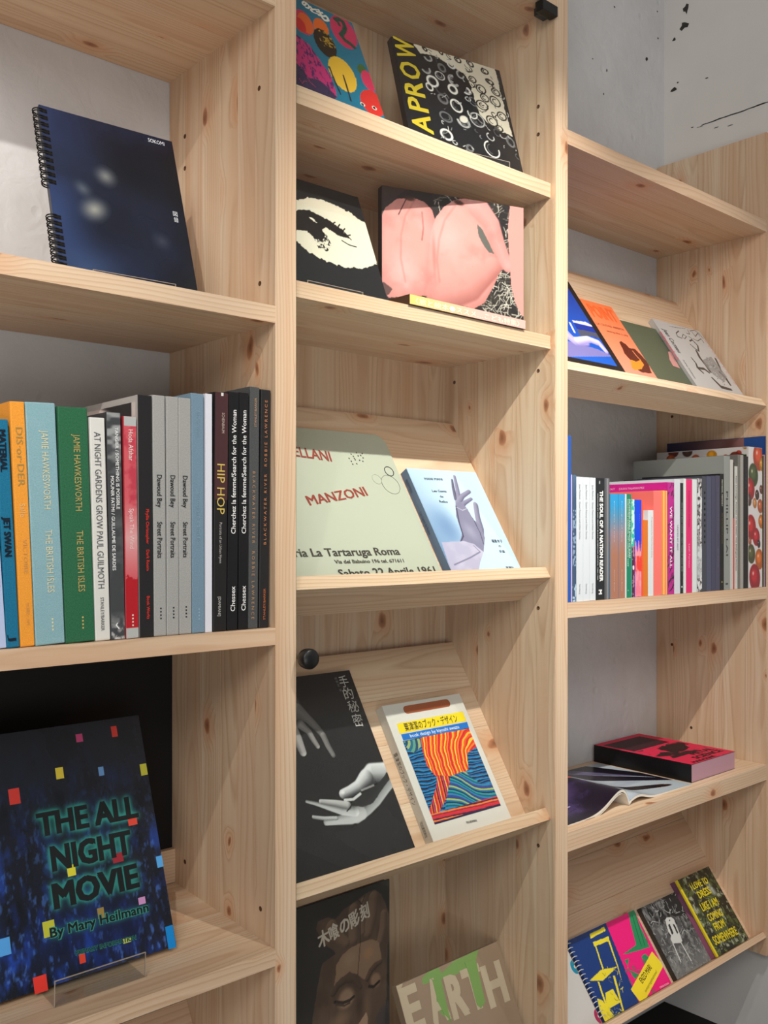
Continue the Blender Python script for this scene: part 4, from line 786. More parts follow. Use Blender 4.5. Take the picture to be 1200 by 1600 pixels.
hx, hy = pc([(0.1432, 0.0819), (0.1432, 0.0819)])[0]; rad = np.sqrt(((c.X-PW*1.02)/1.0)**2+((c.Y-PH*.52)/1.25)**2); bend = np.where(c.Y > PH*.62, rad, np.abs(c.X-PW*1.02))
stripes(bend/PW*58+jit*1.9, [(206, 40, 36), (224, 90, 34), (232, 176, 48), (214, 48, 40), (196, 30, 40), (230, 120, 40), (222, 60, 36), (236, 190, 60)], ml)
leg = pc([(0.0631, 0.1069), (0.0915, 0.1003), (0.0752, 0.0738), (0.0515, 0.0552), (0.0165, 0.0327), (0.0048, 0.0393), (0.031, 0.0679), (0.0508, 0.0872)]); stripes((c.X/PW*66+(c.Y/PH)*-12+jit*1.5), [(200, 40, 44), (230, 110, 40), (40, 20, 40), (206, 50, 50), (120, 40, 110), (224, 170, 60), (190, 30, 40)], c.mask(leg))
wv = pc([(0.0934, 0.1), (0.1297, 0.1025), (0.1553, 0.0736), (0.1942, 0.0664), (0.1857, 0.036), (0.1114, 0.0404), (0.0509, 0.0468), (0.0702, 0.0718)]); fx = (c.Y/PH*52+np.tanh((U-.62)*5)*9+jit*1.4); stripes(fx, [(14, 84, 120), (30, 150, 150), (16, 40, 90), (20, 110, 150), (160, 180, 90), (18, 70, 130), (60, 60, 140), (20, 130, 170)], c.mask(wv))
tl = pc([(0.0183, 0.1773), (0.0592, 0.1776), (0.0553, 0.1636), (0.0317, 0.1525), (0.0203, 0.1603)]); stripes(np.hypot(c.X, c.Y-PH)/PW*30, [(90, 150, 130), (20, 70, 100), (150, 170, 110), (24, 100, 130)], c.mask(tl))
stripes(V_*60+U*2+jit, [(206, 44, 48), (150, 30, 60), (226, 120, 50), (60, 20, 50), (196, 40, 60)], np.clip(1-np.abs(V_-.065)/.055, 0, 1) > .02)
stripes(V_*60, [(30, 24, 60), (60, 30, 70)], (V_ < .02))
c.mesh(b, z=.0005, name='cover_print', M=Matrix.Translation((Q0[0], py0, 0)))
side_text(b, '粟津潔のブック・デザイン', .004, .014, H*.66, H*.28, (70, 60, 44), .020); side_text(b, '河出書房新社', .005, .012, H*.16, H*.05, (80, 70, 54), .020, name='publisher_mark')

M = (frame((0.0700, 0.1300, -0.9994), (1.0000, 0.0000, 0.0000), (0.0000, 0.0000, 1.0000)), 0.2570, 0.4065); W, H = M[1], M[2]
b = book(M[0], W, H, .018, 'large dark brown book with a carved wooden face in the lowest middle compartment', 'book', (34, 32, 31), hard=True)
c = Canvas(W, H, .0013, (40, 38, 37), 101)
#
HB = [(0.0995, 0.3661), (0.1032, 0.3769), (0.121, 0.3772), (0.1399, 0.3706), (0.1554, 0.3807), (0.1868, 0.3892), (0.2008, 0.3947), (0.2232, 0.3976), (0.2397, 0.3848), (0.2502, 0.3602), (0.2597, 0.3388), (0.2597, 0.3088), (0.2523, 0.2937), (0.2502, 0.2079), (0.2418, 0.1168), (0.0858, 0.1739), (0.0931, 0.23), (0.1023, 0.271), (0.1116, 0.3051), (0.1399, 0.3144), (0.1116, 0.342)]
c.poly(HB, (74, 58, 48), .002); m = c.mask(HB); c.put(m*np.clip((c.fbm(.05, .4)-.4)*2.5, 0, 1)*.55, (104, 82, 66))
for q in ([(0.2211, 0.3849, 0.0116), (0.2171, 0.355, 0.0124), (0.2089, 0.3294, 0.0108)], [(0.1769, 0.3765, 0.0107), (0.1769, 0.3506, 0.0122), (0.1769, 0.3263, 0.0107)], [(0.2439, 0.3509, 0.0078), (0.2418, 0.3264, 0.0086), (0.2356, 0.3079, 0.0078)], [(0.1304, 0.3605, 0.0119), (0.1419, 0.3423, 0.0112), (0.1612, 0.3247, 0.0091)], [(0.1978, 0.3848, 0.0061), (0.1948, 0.361, 0.0061), (0.1968, 0.3328, 0.0061)]): c.limb(q, (62, 48, 40), (118, 94, 76), .5)
c.poly([(0.1409, 0.2946), (0.1534, 0.3074), (0.169, 0.3134), (0.1928, 0.3164), (0.2191, 0.316), (0.2325, 0.3049), (0.2387, 0.282), (0.2387, 0.2734), (0.2253, 0.2736), (0.2089, 0.2631), (0.2008, 0.2518), (0.1868, 0.2654), (0.169, 0.2758), (0.1457, 0.2684), (0.1361, 0.2557)], (128, 102, 82), .002)
c.blob(*[(0.2089, 0.294), (0.2089, 0.294)][0], .02, .02, 0, (152, 112, 84), 1, .7); c.blob(*[(0.169, 0.2952), (0.169, 0.2952)][0], .02, .02, 0, (146, 120, 98), 1, .5)
c.limb([(0.1342, 0.2504, 0.006), (0.1438, 0.2608, 0.0068), (0.1612, 0.2658, 0.0076), (0.1789, 0.2602, 0.0069), (0.1918, 0.2424, 0.0046)], (48, 38, 32), (84, 66, 54), .5); c.limb([(0.2069, 0.2514, 0.0049), (0.215, 0.2628, 0.0059), (0.2253, 0.2689, 0.0059), (0.2377, 0.2714, 0.0041)], (48, 38, 32), (92, 70, 56), .5)
c.blob(*[(0.1612, 0.234), (0.1612, 0.234)][0], .022, .021, .2, (136, 110, 90), .5); c.blob(*[(0.2253, 0.2441), (0.2253, 0.2441)][0], .014, .016, .5, (132, 104, 84), .5)
c.line([(0.138, 0.2353), (0.1554, 0.2287), (0.169, 0.2284), (0.1779, 0.2316)], .0026, (40, 32, 28)); c.line([(0.1399, 0.2308), (0.1573, 0.2232), (0.169, 0.2239)], .0018, (60, 48, 40)); c.line([(0.2113, 0.2376), (0.2211, 0.2337), (0.2335, 0.2391)], .0026, (36, 28, 25))
c.blob(*[(0.1888, 0.2127), (0.1888, 0.2127)][0], .016, .035, -.1, (58, 44, 37), 1, .9); c.blob(*[(0.2069, 0.2067), (0.2069, 0.2067)][0], .014, .04, 0, (100, 78, 62), 1, .7); c.poly([(0.1888, 0.1837), (0.2049, 0.1966), (0.2089, 0.1844), (0.2069, 0.1697), (0.1888, 0.176)], (140, 114, 94), .001); c.blob(*[(0.1495, 0.2017), (0.1495, 0.2017)][0], .03, .02, 0, (120, 96, 78), 1, .8)
c.line([(0.2018, 0.393), (0.1924, 0.3754), (0.192, 0.3189), (0.1864, 0.2655)], .0006, (30, 24, 22)); c.line([(0.1868, 0.3892), (0.1948, 0.3794)], .0010, (40, 32, 28))
c.poly([(0.2253, 0.1757), (0.2418, 0.195), (0.2597, 0.197), (0.2597, 0.1103), (0.2211, 0.1244)], (52, 50, 54), .004, alpha=.6)
c.mesh(b)
cs = [(0.1045, 0.3332), (0.1289, 0.3371), (0.1492, 0.3425), (0.1714, 0.3461), (0.1932, 0.353), (0.214, 0.3571), (0.106, 0.3333), (0.1082, 0.3548)]
for i, ch in enumerate('木喰の彫刻'):
    text(b, ch, cs[i], (cs[i+1][0]-.0012, cs[i+1][1]), .0255, (184, 174, 160), bold=.03, name='title')

M = (frame((0.3442, 0.0310, -1.0000), (0.9999, 0.0150, 0.0000), (-0.0062, 0.4146, 0.9100)), 0.2658, 0.2400); W, H = M[1], M[2]
b = book(M[0], W, H, .014, 'brown card book with large pale letters and green shapes in the lowest middle compartment', 'book', (146, 124, 104), hard=True, lean=True)
c = Canvas(W, H, .0013, (146, 124, 104), 111)
#
c.put(np.clip((c.fbm(.03)-.5)*2, 0, 1)*.25, (126, 104, 86)); c.poly([(-0.0046, 0.2448), (0.019, 0.2424), (0.0006, 0.2253)], (182, 164, 140))
c.poly([(0.0608, 0.235), (0.0877, 0.2435), (0.1048, 0.2396), (0.1079, 0.2291), (0.1433, 0.2397), (0.2122, 0.2402), (0.196, 0.2243), (0.1941, 0.2054), (0.191, 0.1551), (0.1771, 0.1469), (0.1677, 0.1625), (0.1713, 0.1994), (0.1589, 0.2159), (0.1029, 0.2202), (0.0969, 0.1483), (0.0773, 0.1749), (0.082, 0.2224), (0.0584, 0.2247)], (118, 152, 84))
c.mesh(b)
for s, q0, q1 in (('E', *[(-0.0002, 0.1647), (0.0425, 0.1642)]), ('A', *[(0.0584, 0.159), (0.1013, 0.1582)]), ('R', *[(0.1052, 0.1529), (0.1481, 0.1513)]), ('T', *[(0.1492, 0.1509), (0.1988, 0.1501)]), ('H', *[(0.1984, 0.1422), (0.2531, 0.1407)])):
    text(b, s, q0, q1, 0.071, (182, 166, 142), bold=.05, name='title')
prism('green_shape', [(0.1686, 0.2302), (0.1969, 0.2262), (0.1898, 0.1555), (0.1757, 0.1482), (0.168, 0.1561), (0.17, 0.2083)], .0006, .0009, ink((118, 152, 84)), b); prism('green_shape', [(0.0819, 0.2266), (0.0985, 0.2174), (0.0985, 0.1518), (0.0867, 0.1678), (0.0807, 0.19)], .0006, .0009, ink((118, 152, 84)), b)

# ------------------------------------------------------------ display books: right bay, upper slope
M = (frame((0.6550, 0.0388, 0.3011), (1.0000, 0.0000, 0.0000), (0.0000, 0.5592, 0.8290)), 0.2660, 0.3000); W, H = M[1], M[2]
b = book(M[0], W, H, .006, 'black-bordered photo book with pale figure on deep blue, leftmost on the right bay slope', 'book', (26, 24, 26))
c = Canvas(W, H, .0016, (26, 25, 27), 121); u, v = c.X/W, c.Y/H
inside = ((u > .06) & (u < .93) & (v > .17) & (v < .95)).astype(float)
sky = np.array((12, 96, 200.))*(1-v[..., None])+np.array((20, 60, 160.))*v[..., None]; c.put(inside, sky)
#
c.put(inside*c.mask([(-0.0727, 0.0381), (0.1164, 0.0973), (0.155, 0.0952), (0.2096, 0.0925), (0.2576, 0.079), (-0.0828, 0.0228)]), (120, 116, 176)); c.limb([(0.0675, 0.1481, 0.0266), (0.1186, 0.1402, 0.0203), (0.1275, 0.1175, 0.018), (0.1416, 0.1019, 0.0135), (0.182, 0.1061, 0.0114)], (110, 100, 170), (206, 200, 232), .4)
c.limb([(0.1544, 0.1042, 0.0113), (0.202, 0.1175, 0.0104), (0.2327, 0.1121, 0.0105), (0.24, 0.0916, 0.0084)], (130, 120, 190), (226, 220, 240), .5); c.put(inside*c.mask([(0.1823, 0.167), (0.2322, 0.1723), (0.2507, 0.1647), (0.2478, 0.1609), (0.182, 0.1615)]), (226, 214, 236)); c.line([(0.1667, 0.1559), (0.1626, 0.1303)], .003, (226, 222, 244))
c.put(inside*c.mask([(0.182, 0.159), (0.2492, 0.1612), (0.2523, 0.1474), (0.2487, 0.1276), (0.1922, 0.1297), (0.1794, 0.1428)]), (14, 50, 150)); c.put(inside*c.mask([(0.1781, 0.141), (0.2109, 0.1442), (0.2494, 0.1436), (0.2519, 0.1266), (0.2194, 0.1301), (0.175, 0.1218)]), (74, 80, 100)); c.put(1-inside, (26, 25, 27))
c.mesh(b)
text(b, 'E I TANNNA', (W*.08, H*.045), (W*.90, H*.045), H*.085, (92, 88, 84), name='title')
M = (frame((0.9220, 0.0388, 0.3011), (1.0000, 0.0000, 0.0000), (0.0000, 0.5592, 0.8290)), 0.1180, 0.2490); W, H = M[1], M[2]
b = book(M[0], W, H, .005, 'salmon orange book with a dark red figure, second from left on the right bay slope', 'book', (222, 120, 92))
c = Canvas(W, H, .0014, (232, 128, 84), 131); v = c.Y/H
c.c[:] = np.array((236, 150, 130.))*(1-v[..., None])+np.array((240, 118, 66.))*v[..., None]
#
c.poly([(0.053, 0.131), (0.0634, 0.1361), (0.0761, 0.1286), (0.0798, 0.1179), (0.103, 0.1203), (0.1136, 0.1025), (0.121, 0.081), (0.107, 0.05), (0.0662, 0.0471), (0.0497, 0.0571), (0.052, 0.0796), (0.044, 0.0973), (0.049, 0.111)], (92, 34, 22), .001)
c.poly([(0.0535, 0.0814), (0.0715, 0.0779), (0.0958, 0.0866), (0.0979, 0.0741), (0.0755, 0.0579), (0.0437, 0.05), (0.0365, 0.0551)], (236, 140, 40), .001); c.line([(0.0867, 0.111), (0.0905, 0.0954), (0.0958, 0.0866)], .0016, (232, 140, 90))
c.mesh(b); text(b, 'POINT', (W*.12, H*.80), (W*.92, H*.80), H*.16, (226, 96, 44), bold=.03)
text(b, 'LA CIUDAD ABIERTA', (W*.06, H*.70), (W*.92, H*.70), H*.025, (120, 60, 44), name='subtitle'); text(b, 'seeing like a city', (W*.25, H*.63), (W*.92, H*.63), H*.025, (120, 60, 44), name='subtitle')
M = (frame((1.0410, 0.0388, 0.3011), (1.0000, 0.0000, 0.0000), (0.0000, 0.5592, 0.8290)), 0.1440, 0.2100); W, H = M[1], M[2]
b = book(M[0], W, H, .006, 'plain olive green book on the right bay slope between the orange and the white cover', 'book', (84, 92, 72))
#
prism('pink_tab', [(min(W-.0002, x), y) for x, y in [(0.1308, 0.1365), (0.1509, 0.1399), (0.135, 0.0864), (0.1092, 0.0903), (0.1119, 0.1093)]], .0001, .0006, ink((196, 140, 134)), b)
M = (frame((1.1860, 0.0338, 0.3045), (1.0000, 0.0000, 0.0000), (0.0000, 0.5592, 0.8290)), 0.2120, 0.2380); W, H = M[1], M[2]
b = book(M[0], W, H, .012, 'white book with black ink drawings and pink sideways lettering, rightmost on the right bay slope', 'book', (186, 184, 182))
c = Canvas(W, H, .0012, (186, 185, 184), 141)
#
for q in ([(0.1204, 0.1888, 0.0022), (0.1369, 0.1955, 0.0024), (0.1467, 0.179, 0.0027), (0.1318, 0.1583, 0.0027), (0.1218, 0.1638, 0.0021), (0.111, 0.1763, 0.0019)], [(0.1196, 0.1563, 0.0043), (0.113, 0.1338, 0.0053), (0.1186, 0.1135, 0.0069), (0.118, 0.0923, 0.0058)], [(0.0686, 0.1265, 0.0024), (0.0722, 0.1097, 0.0031), (0.0652, 0.0947, 0.0042), (0.0766, 0.0809, 0.0031)], [(0.0652, 0.0947, 0.0036), (0.0964, 0.096, 0.0047), (0.108, 0.0873, 0.0042)], [(0.1056, 0.0697, 0.0037), (0.1113, 0.0601, 0.0047), (0.1208, 0.0442, 0.0058), (0.1647, 0.0414, 0.0043)], [(0.1953, 0.1436, 0.0044), (0.1881, 0.1208, 0.0043), (0.1791, 0.1015, 0.0038)], [(0.1687, 0.0964, 0.0054), (0.1783, 0.0801, 0.0059), (0.1776, 0.0588, 0.0043)]):
    c.limb(q, (26, 26, 28), (60, 60, 62), .3)
c.put(c.mask([(0.1169, 0.1273), (0.1787, 0.1482), (0.1858, 0.1132), (0.1889, 0.0851), (0.1553, 0.0628), (0.1238, 0.0827), (0.1145, 0.1093)])*.8, (130, 130, 130)); c.lines(34, *(0.1232, 0.1668, 0.0434, 0.139), .010, .0006, [(30, 30, 32), (206, 206, 206), (90, 90, 90)], 6)
c.line([(0.0651, 0.2255), (0.097, 0.2281), (0.1421, 0.2332)], .0007, (90, 90, 90)); c.line([(0.0968, 0.2171), (0.0755, 0.2058), (0.0705, 0.1941), (0.0883, 0.192)], .0014, (40, 40, 42))
for q in ([(0.1087, 0.2085), (0.1187, 0.203), (0.1013, 0.1926), (0.0936, 0.1966), (0.1087, 0.2085)], [(0.1503, 0.2311), (0.1457, 0.2154), (0.1313, 0.2164)], [(0.131, 0.2053), (0.1411, 0.1999), (0.1265, 0.1899)], [(0.1668, 0.2268), (0.1685, 0.2123), (0.1944, 0.2283), (0.1939, 0.217)], [(0.1473, 0.201), (0.1638, 0.1967), (0.1915, 0.2091), (0.1921, 0.1963)], [(0.1586, 0.229), (0.1862, 0.2362), (0.2008, 0.2296), (0.2044, 0.2115)]): c.line(q, .0010, (50, 50, 52))
for k in range(9):
    a, q = [(0.2039, 0.2002), (0.204, 0.0483)]; t_ = k/9; x = a[0]+(q[0]-a[0])*t_; y = a[1]+(q[1]-a[1])*t_; c.line([(x, y), (x+.003, y+.006), (x+.006, y+.001), (x+.004, y-.004)], .0007, (206, 120, 130))
c.mesh(b)
flat_text(b, (('Jean Cocteau', *[(0.0184, 0.2085), (0.0181, 0.1348)], 0.0187, (50, 50, 52), .01, 'title'), ('métamorphosis', *[(-0.008, 0.1963), (-0.0127, 0.1081)], 0.0161, (206, 96, 110), .01, 'title'), ('Andrea Schellmann', *[(0.0152, 0.1126), (0.013, 0.0547)], 0.0086, (110, 110, 112), 0, 'subtitle')))

# ------------------------------------------------------------ display books: right bay, lowest slope
M = (frame((0.6600, 0.0352, -0.9654), (1.0000, 0.0000, 0.0000), (0.0000, 0.5878, 0.8090)), 0.1435, 0.1600); W, H = M[1], M[2]
b = book(M[0], W, H, .006, 'light grey book with coloured discs at the left end of the lowest right slope', 'book', (190, 188, 184))
#
for q, cols in (([(0.1425, 0.1081), (0.1425, 0.1081)][0], ((20, 130, 160), (44, 132, 92))), ([(0.1438, 0.0116), (0.1438, 0.0116)][0], ((160, 40, 84), (60, 34, 50)))):
    for k, col in enumerate(cols):
        n_ = 16; t0 = math.pi*(.5+k); prism('printed_disc', [(min(W-.0005, q[0]+.0115*math.cos(t0+math.pi*i/n_)), q[1]+.0135*math.sin(t0+math.pi*i/n_)) for i in range(n_+1)], .0001, .0004, ink(col), b)
    prism('disc_centre', [(min(W-.0006, q[0]+.0034*math.cos(2*math.pi*i/14)), q[1]+.0034*math.sin(2*math.pi*i/14)) for i in range(14)], .0004, .0007, ink((196, 190, 182)), b)
M = (frame((0.8110, 0.0324, -0.9658), (1.0000, 0.0000, 0.0000), (0.0000, 0.5878, 0.8090)), 0.2400, 0.1590); W, H = M[1], M[2]
b = book(M[0], W, H, .008, 'spiral-bound book half navy half magenta with yellow chair drawings on the lowest right slope', 'spiral_bound_book', (16, 50, 110))
c = Canvas(W, H, .0011, (14, 52, 116), 151)
#
c.poly([(0.135, 0.1615), (0.2824, 0.1659), (0.2582, -0.0164), (0.124, -0.0167), (0.1156, -0.0105)], (232, 10, 118))
YE = (226, 210, 44); GR = (34, 134, 84)
for q in ([(0.0726, 0.1531), (0.124, 0.1536), (0.1241, 0.146), (0.0689, 0.1438)], [(0.0705, 0.136), (0.1231, 0.1335), (0.1196, 0.1256), (0.0682, 0.1279)], [(0.0106, 0.076), (0.0556, 0.0843), (0.1055, 0.0753), (0.0467, 0.0648)], [(0.0711, 0.1278), (0.0746, 0.1268), (0.0646, 0.0834), (0.0602, 0.084)], [(0.1155, 0.1267), (0.1206, 0.1253), (0.107, 0.0705), (0.0974, 0.0448), (0.1036, 0.068)], [(0.0308, 0.0672), (0.0346, 0.0661), (0.0241, 0.0117), (0.0185, 0.0143)], [(0.0805, 0.0643), (0.0864, 0.0624), (0.0607, -0.0105), (0.0564, -0.0098)], [(0.0375, 0.0442), (0.0627, 0.0432), (0.0654, 0.0162), (0.0196, 0.0156)], [(0.008, 0.0422), (0.0193, 0.0345), (0.0304, 0.0036), (-0.0001, -0.0045), (-0.0083, -0.0018)]):
    c.poly(q, YE, .0006)
c.put(c.mask([(-0.0013, 0.0309), (0.0442, 0.0127), (0.0729, -0.0035), (-0.0057, -0.0113)])*np.clip((c.fbm(.004, 1, 3)-.5)*8, 0, 1), (200, 190, 60)); c.lines(18, *(0.0546, 0.1041, 0.0178, 0.0758), .010, .0007, [YE, (120, 120, 60)], 4)
for q in ([(0.2182, 0.1592), (0.2423, 0.1598), (0.234, 0.1275), (0.2307, 0.0802), (0.1944, 0.0832), (0.1371, 0.0908), (0.1919, 0.0953), (0.207, 0.135)], [(0.2435, 0.1611), (0.2624, 0.1592), (0.2563, 0.137), (0.2398, 0.1415)], [(0.1361, 0.08), (0.1514, 0.0791), (0.1311, 0.0632), (0.1565, 0.0445), (0.1388, 0.0391), (0.1362, 0.0471)], [(0.1904, 0.0713), (0.2049, 0.0726), (0.214, 0.0605), (0.1876, 0.0535)]): c.poly(q, GR, .0005)
for q in ([(0.2265, 0.1511), (0.2092, 0.0998), (0.2064, 0.0892)], [(0.2372, 0.1501), (0.2216, 0.1), (0.2176, 0.0867)], [(0.2466, 0.1507), (0.2363, 0.1035), (0.2306, 0.0898)]): c.line(q, .0009, (20, 90, 60))
c.put(c.mask([(0.121, 0.0626), (0.2114, 0.065), (0.2111, 0.0352), (0.1717, -0.0072), (0.129, -0.0113), (0.119, -0.001), (0.1163, 0.0246)])*np.clip((c.fbm(.01)-.52)*10, 0, 1)*.8, (128, 92, 86))
c.poly([(0.2297, 0.0702), (0.2442, 0.0364), (0.1232, -0.0084), (0.1119, 0.0267)], (234, 212, 40)); c.mesh(b)
flat_text(b, (('ENZO MARI', *[(0.1529, 0.0253), (0.2037, 0.0419)], 0.0124, (40, 36, 20), .01, 'title'), ('autoprogettazione?', *[(0.1502, 0.0086), (0.2142, 0.0313)], 0.006, (120, 110, 40), 0, 'subtitle'), ('CORRAINI EDIZIONI', *[(0.1975, 0.0019), (0.2304, 0.0008)], 0.0035, (244, 190, 214), .02, 'publisher_mark')))
for i in range(17):
    v = H*(.96-.056*i)
    if i == 0: w0 = tube('wire_loop', wire(b, .002, 0, .0052, th=.0066), .0009, mat('white_wire', (206, 204, 196), .35), b, seg=6); w0.location = (0, v, 0); me0 = w0.data
    else: w = link('wire_loop', me0, None, b); w.location = (0, v, 0)
M = (frame((1.0690, 0.0292, -0.9635), (1.0000, 0.0000, 0.0000), (0.0000, 0.5878, 0.8090)), 0.1410, 0.1570); W, H = M[1], M[2]
b = book(M[0], W, H, .012, 'black and white book with a plastic chair in undergrowth on the lowest right slope', 'book', (40, 40, 40), spine=(50, 46, 42))
c = Canvas(W, H, .0010, (78, 78, 78), 161)
#
n = c.fbm(.012, 1, 5); c.put(np.clip((n-.45)*5, 0, 1), (120, 120, 118)); c.put(np.clip((c.fbm(.02, .5, 4, 8)-.52)*7, 0, 1)*np.clip(c.Y/H*1.6-.3, 0, 1), (22, 22, 22))
c.poly([(0.1004, 0.1732), (0.1585, 0.1583), (0.145, 0.1163), (0.1406, 0.1026), (0.0975, 0.1094), (0.0717, 0.1287)], (24, 24, 24), .004); c.lines(170, 0, W, H*.15, H, .016, .0006, [(176, 176, 174), (30, 30, 30), (140, 140, 138)], 5)
c.put(np.clip(1-c.Y/H*2.6, 0, 1)*.75, (122, 122, 120)); c.lines(120, 0, W, 0, H*.3, .005, .0005, [(150, 150, 148), (80, 80, 78)], 15)
for q, r in (([(0.045, 0.0641), (0.0395, 0.0271)], .0017), ([(0.0724, 0.0585), (0.0744, 0.019)], .0017)): c.line(q, r, (196, 196, 192))
c.poly([(0.0601, 0.1136), (0.069, 0.1165), (0.084, 0.1138), (0.0894, 0.1079), (0.0837, 0.0768), (0.0795, 0.0612), (0.0707, 0.059), (0.0442, 0.0655), (0.0454, 0.0758), (0.0525, 0.0809), (0.0501, 0.0911)], (200, 200, 196)); c.poly([(0.0609, 0.1025), (0.0679, 0.1025), (0.0643, 0.0823), (0.0563, 0.0812)], (44, 44, 44)); c.poly([(0.0769, 0.1), (0.0824, 0.0975), (0.0804, 0.079), (0.0746, 0.0775)], (44, 44, 44)); c.blob(*[(0.0738, 0.1091), (0.0738, 0.1091)][0], .003, .0015, .3, (60, 60, 60), .2)
c.mesh(b)
M = (frame((1.2250, 0.0227, -0.9588), (1.0000, 0.0000, 0.0000), (0.0000, 0.5878, 0.8090)), 0.1450, 0.1770); W, H = M[1], M[2]
b = book(M[0], W, H, .020, 'thick book with a foliage photo and tall yellow capitals, rightmost on the lowest right slope', 'book', (34, 34, 24), spine=(104, 66, 92))
c = Canvas(W, H, .0010, (40, 40, 28), 171)
n = c.fbm(.014, 1, 5); c.put(np.clip((n-.5)*7, 0, 1), (78, 88, 46)); c.put(np.clip((c.fbm(.01, 1, 4, 9)-.58)*9, 0, 1), (150, 154, 128)); c.lines(150, 0, W, 0, H, .020, .0008, [(24, 24, 18), (60, 50, 34), (118, 134, 66), (30, 28, 20)], 6); c.blob(W*.75, H*.72, W*.10, H*.14, .6, (170, 176, 168), .8, .8)
c.mesh(b); box('yellow_edge', (-.0012, 0, -.004), (.0055, H, .0004), ink((216, 196, 36)), b)
#
for s, q0, q1, hh in (('I LOVE TO', *[(0.0375, 0.1446), (0.1127, 0.1434)], 0.0159), ('DRESS', *[(0.0485, 0.1214), (0.103, 0.1216)], 0.0167), ('LIKE I AM', *[(0.0353, 0.0948), (0.1064, 0.0925)], 0.018), ('COMING', *[(0.0392, 0.0698), (0.1002, 0.0684)], 0.0169), ('FROM', *[(0.0437, 0.0464), (0.089, 0.046)], 0.0177), ('SOMEWHERE', *[(0.0156, 0.022), (0.1169, 0.0191)], 0.0192)):
    text(b, s, q0, q1, hh, (216, 196, 32), bold=.03)
prism('spine_picture', [(0, 0), (.012, 0), (.012, H*.5), (0, H*.62)], 0, .0003, ink((150, 90, 120)), b, Matrix(((0, 0, -1, -.0005), (0, 1, 0, 0), (1, 0, 0, -.018), (0, 0, 0, 1))))

# ------------------------------------------------------------ lying books in the right bay
MB = frame((1.128, .030, ZR4+.0405), (1, .0, 0), (0, 1, 0)); W, H, T = .190, .258, .040
b = book(MB, W, H, T, 'thick red and black paperback lying flat on the right bay shelf', 'book', (12, 11, 12), pages=mat('lilac_page_block', (176, 138, 150), .85, .2))
c = Canvas(W, H, .0012, (206, 30, 70), 181); u, v = c.X/W, c.Y/H
c.put(((u > .06) & (v > .60) & (u < .86) & (v < .93)).astype(float), (54, 14, 24)); m = np.clip((c.fbm(.03, 1.6)-.50)*12, 0, 1)*(v < .58)*(v > .22)*(u < .94); c.put(m, (40, 12, 20))
c.poly([(W*.35, H*.30), (W*.75, H*.34), (W*.95, H*.5), (W*.7, H*.56), (W*.4, H*.52)], (38, 10, 18), .006); c.put((np.abs(u-.5) > .47)*1.0, (214, 34, 76)); c.mesh(b, PR_MATT)
text(b, 'METAL', (W*.45, H*.165), (W*.92, H*.165), .018, (40, 10, 18), bold=.04); text(b, 'SCIENCE', (W*.30, H*.075), (W*.92, H*.075), .018, (40, 10, 18), bold=.04); text(b, 'MAGAZINE', (W*.10, H*.015), (W*.60, H*.015), .010, (40, 10, 18), bold=.04, name='subtitle')
mg = empty('open_magazine', Matrix.Translation((.879, .022, ZR4+ZC)), 'open glossy magazine with curling dark pages on the right bay shelf', 'magazine')
def prof(x):
    if x >= 0: return .0015+.011*math.exp(-((x-.035)/.035)**2)*(1 if x > .0 else 0)+.0045*(1-min(1, x/.235))
    t = -x
    return .002+.037*math.exp(-((t-.020)/.062)**2)*(1-math.exp(-t/.008)) if t < .4 else .002
xs_r = [.238*(i/26) for i in range(27)]; xs_l = [-.200*(i/40) for i in range(41)]
def leaf(name, xs, th, z0, m, D=.248):
    V = []; F = []; n = len(xs)
    for x in xs:
        z = max(.0009, prof(x)+z0); V += [(x, 0, z), (x, D, z), (x, 0, max(.0003, z-th)), (x, D, max(.0003, z-th))]
    for i in range(n-1):
        a = 4*i; b_ = a+4; F += [(a, b_, b_+1, a+1), (a+2, a+3, b_+3, b_+2), (a, a+2, b_+2, b_), (a+1, b_+1, b_+3, a+3)]
    F += [(0, 1, 3, 2), (4*(n-1), 4*(n-1)+2, 4*(n-1)+3, 4*(n-1)+1)]
    me = mesh(name, V, F); return link(name, me, m, mg)
leaf('page_stack', xs_r, .0045, 0, PAPER); leaf('page_stack', xs_l, .0052, 0, PAPER); leaf('loose_page', xs_l[:30], .0006, -.0075, PAPER)
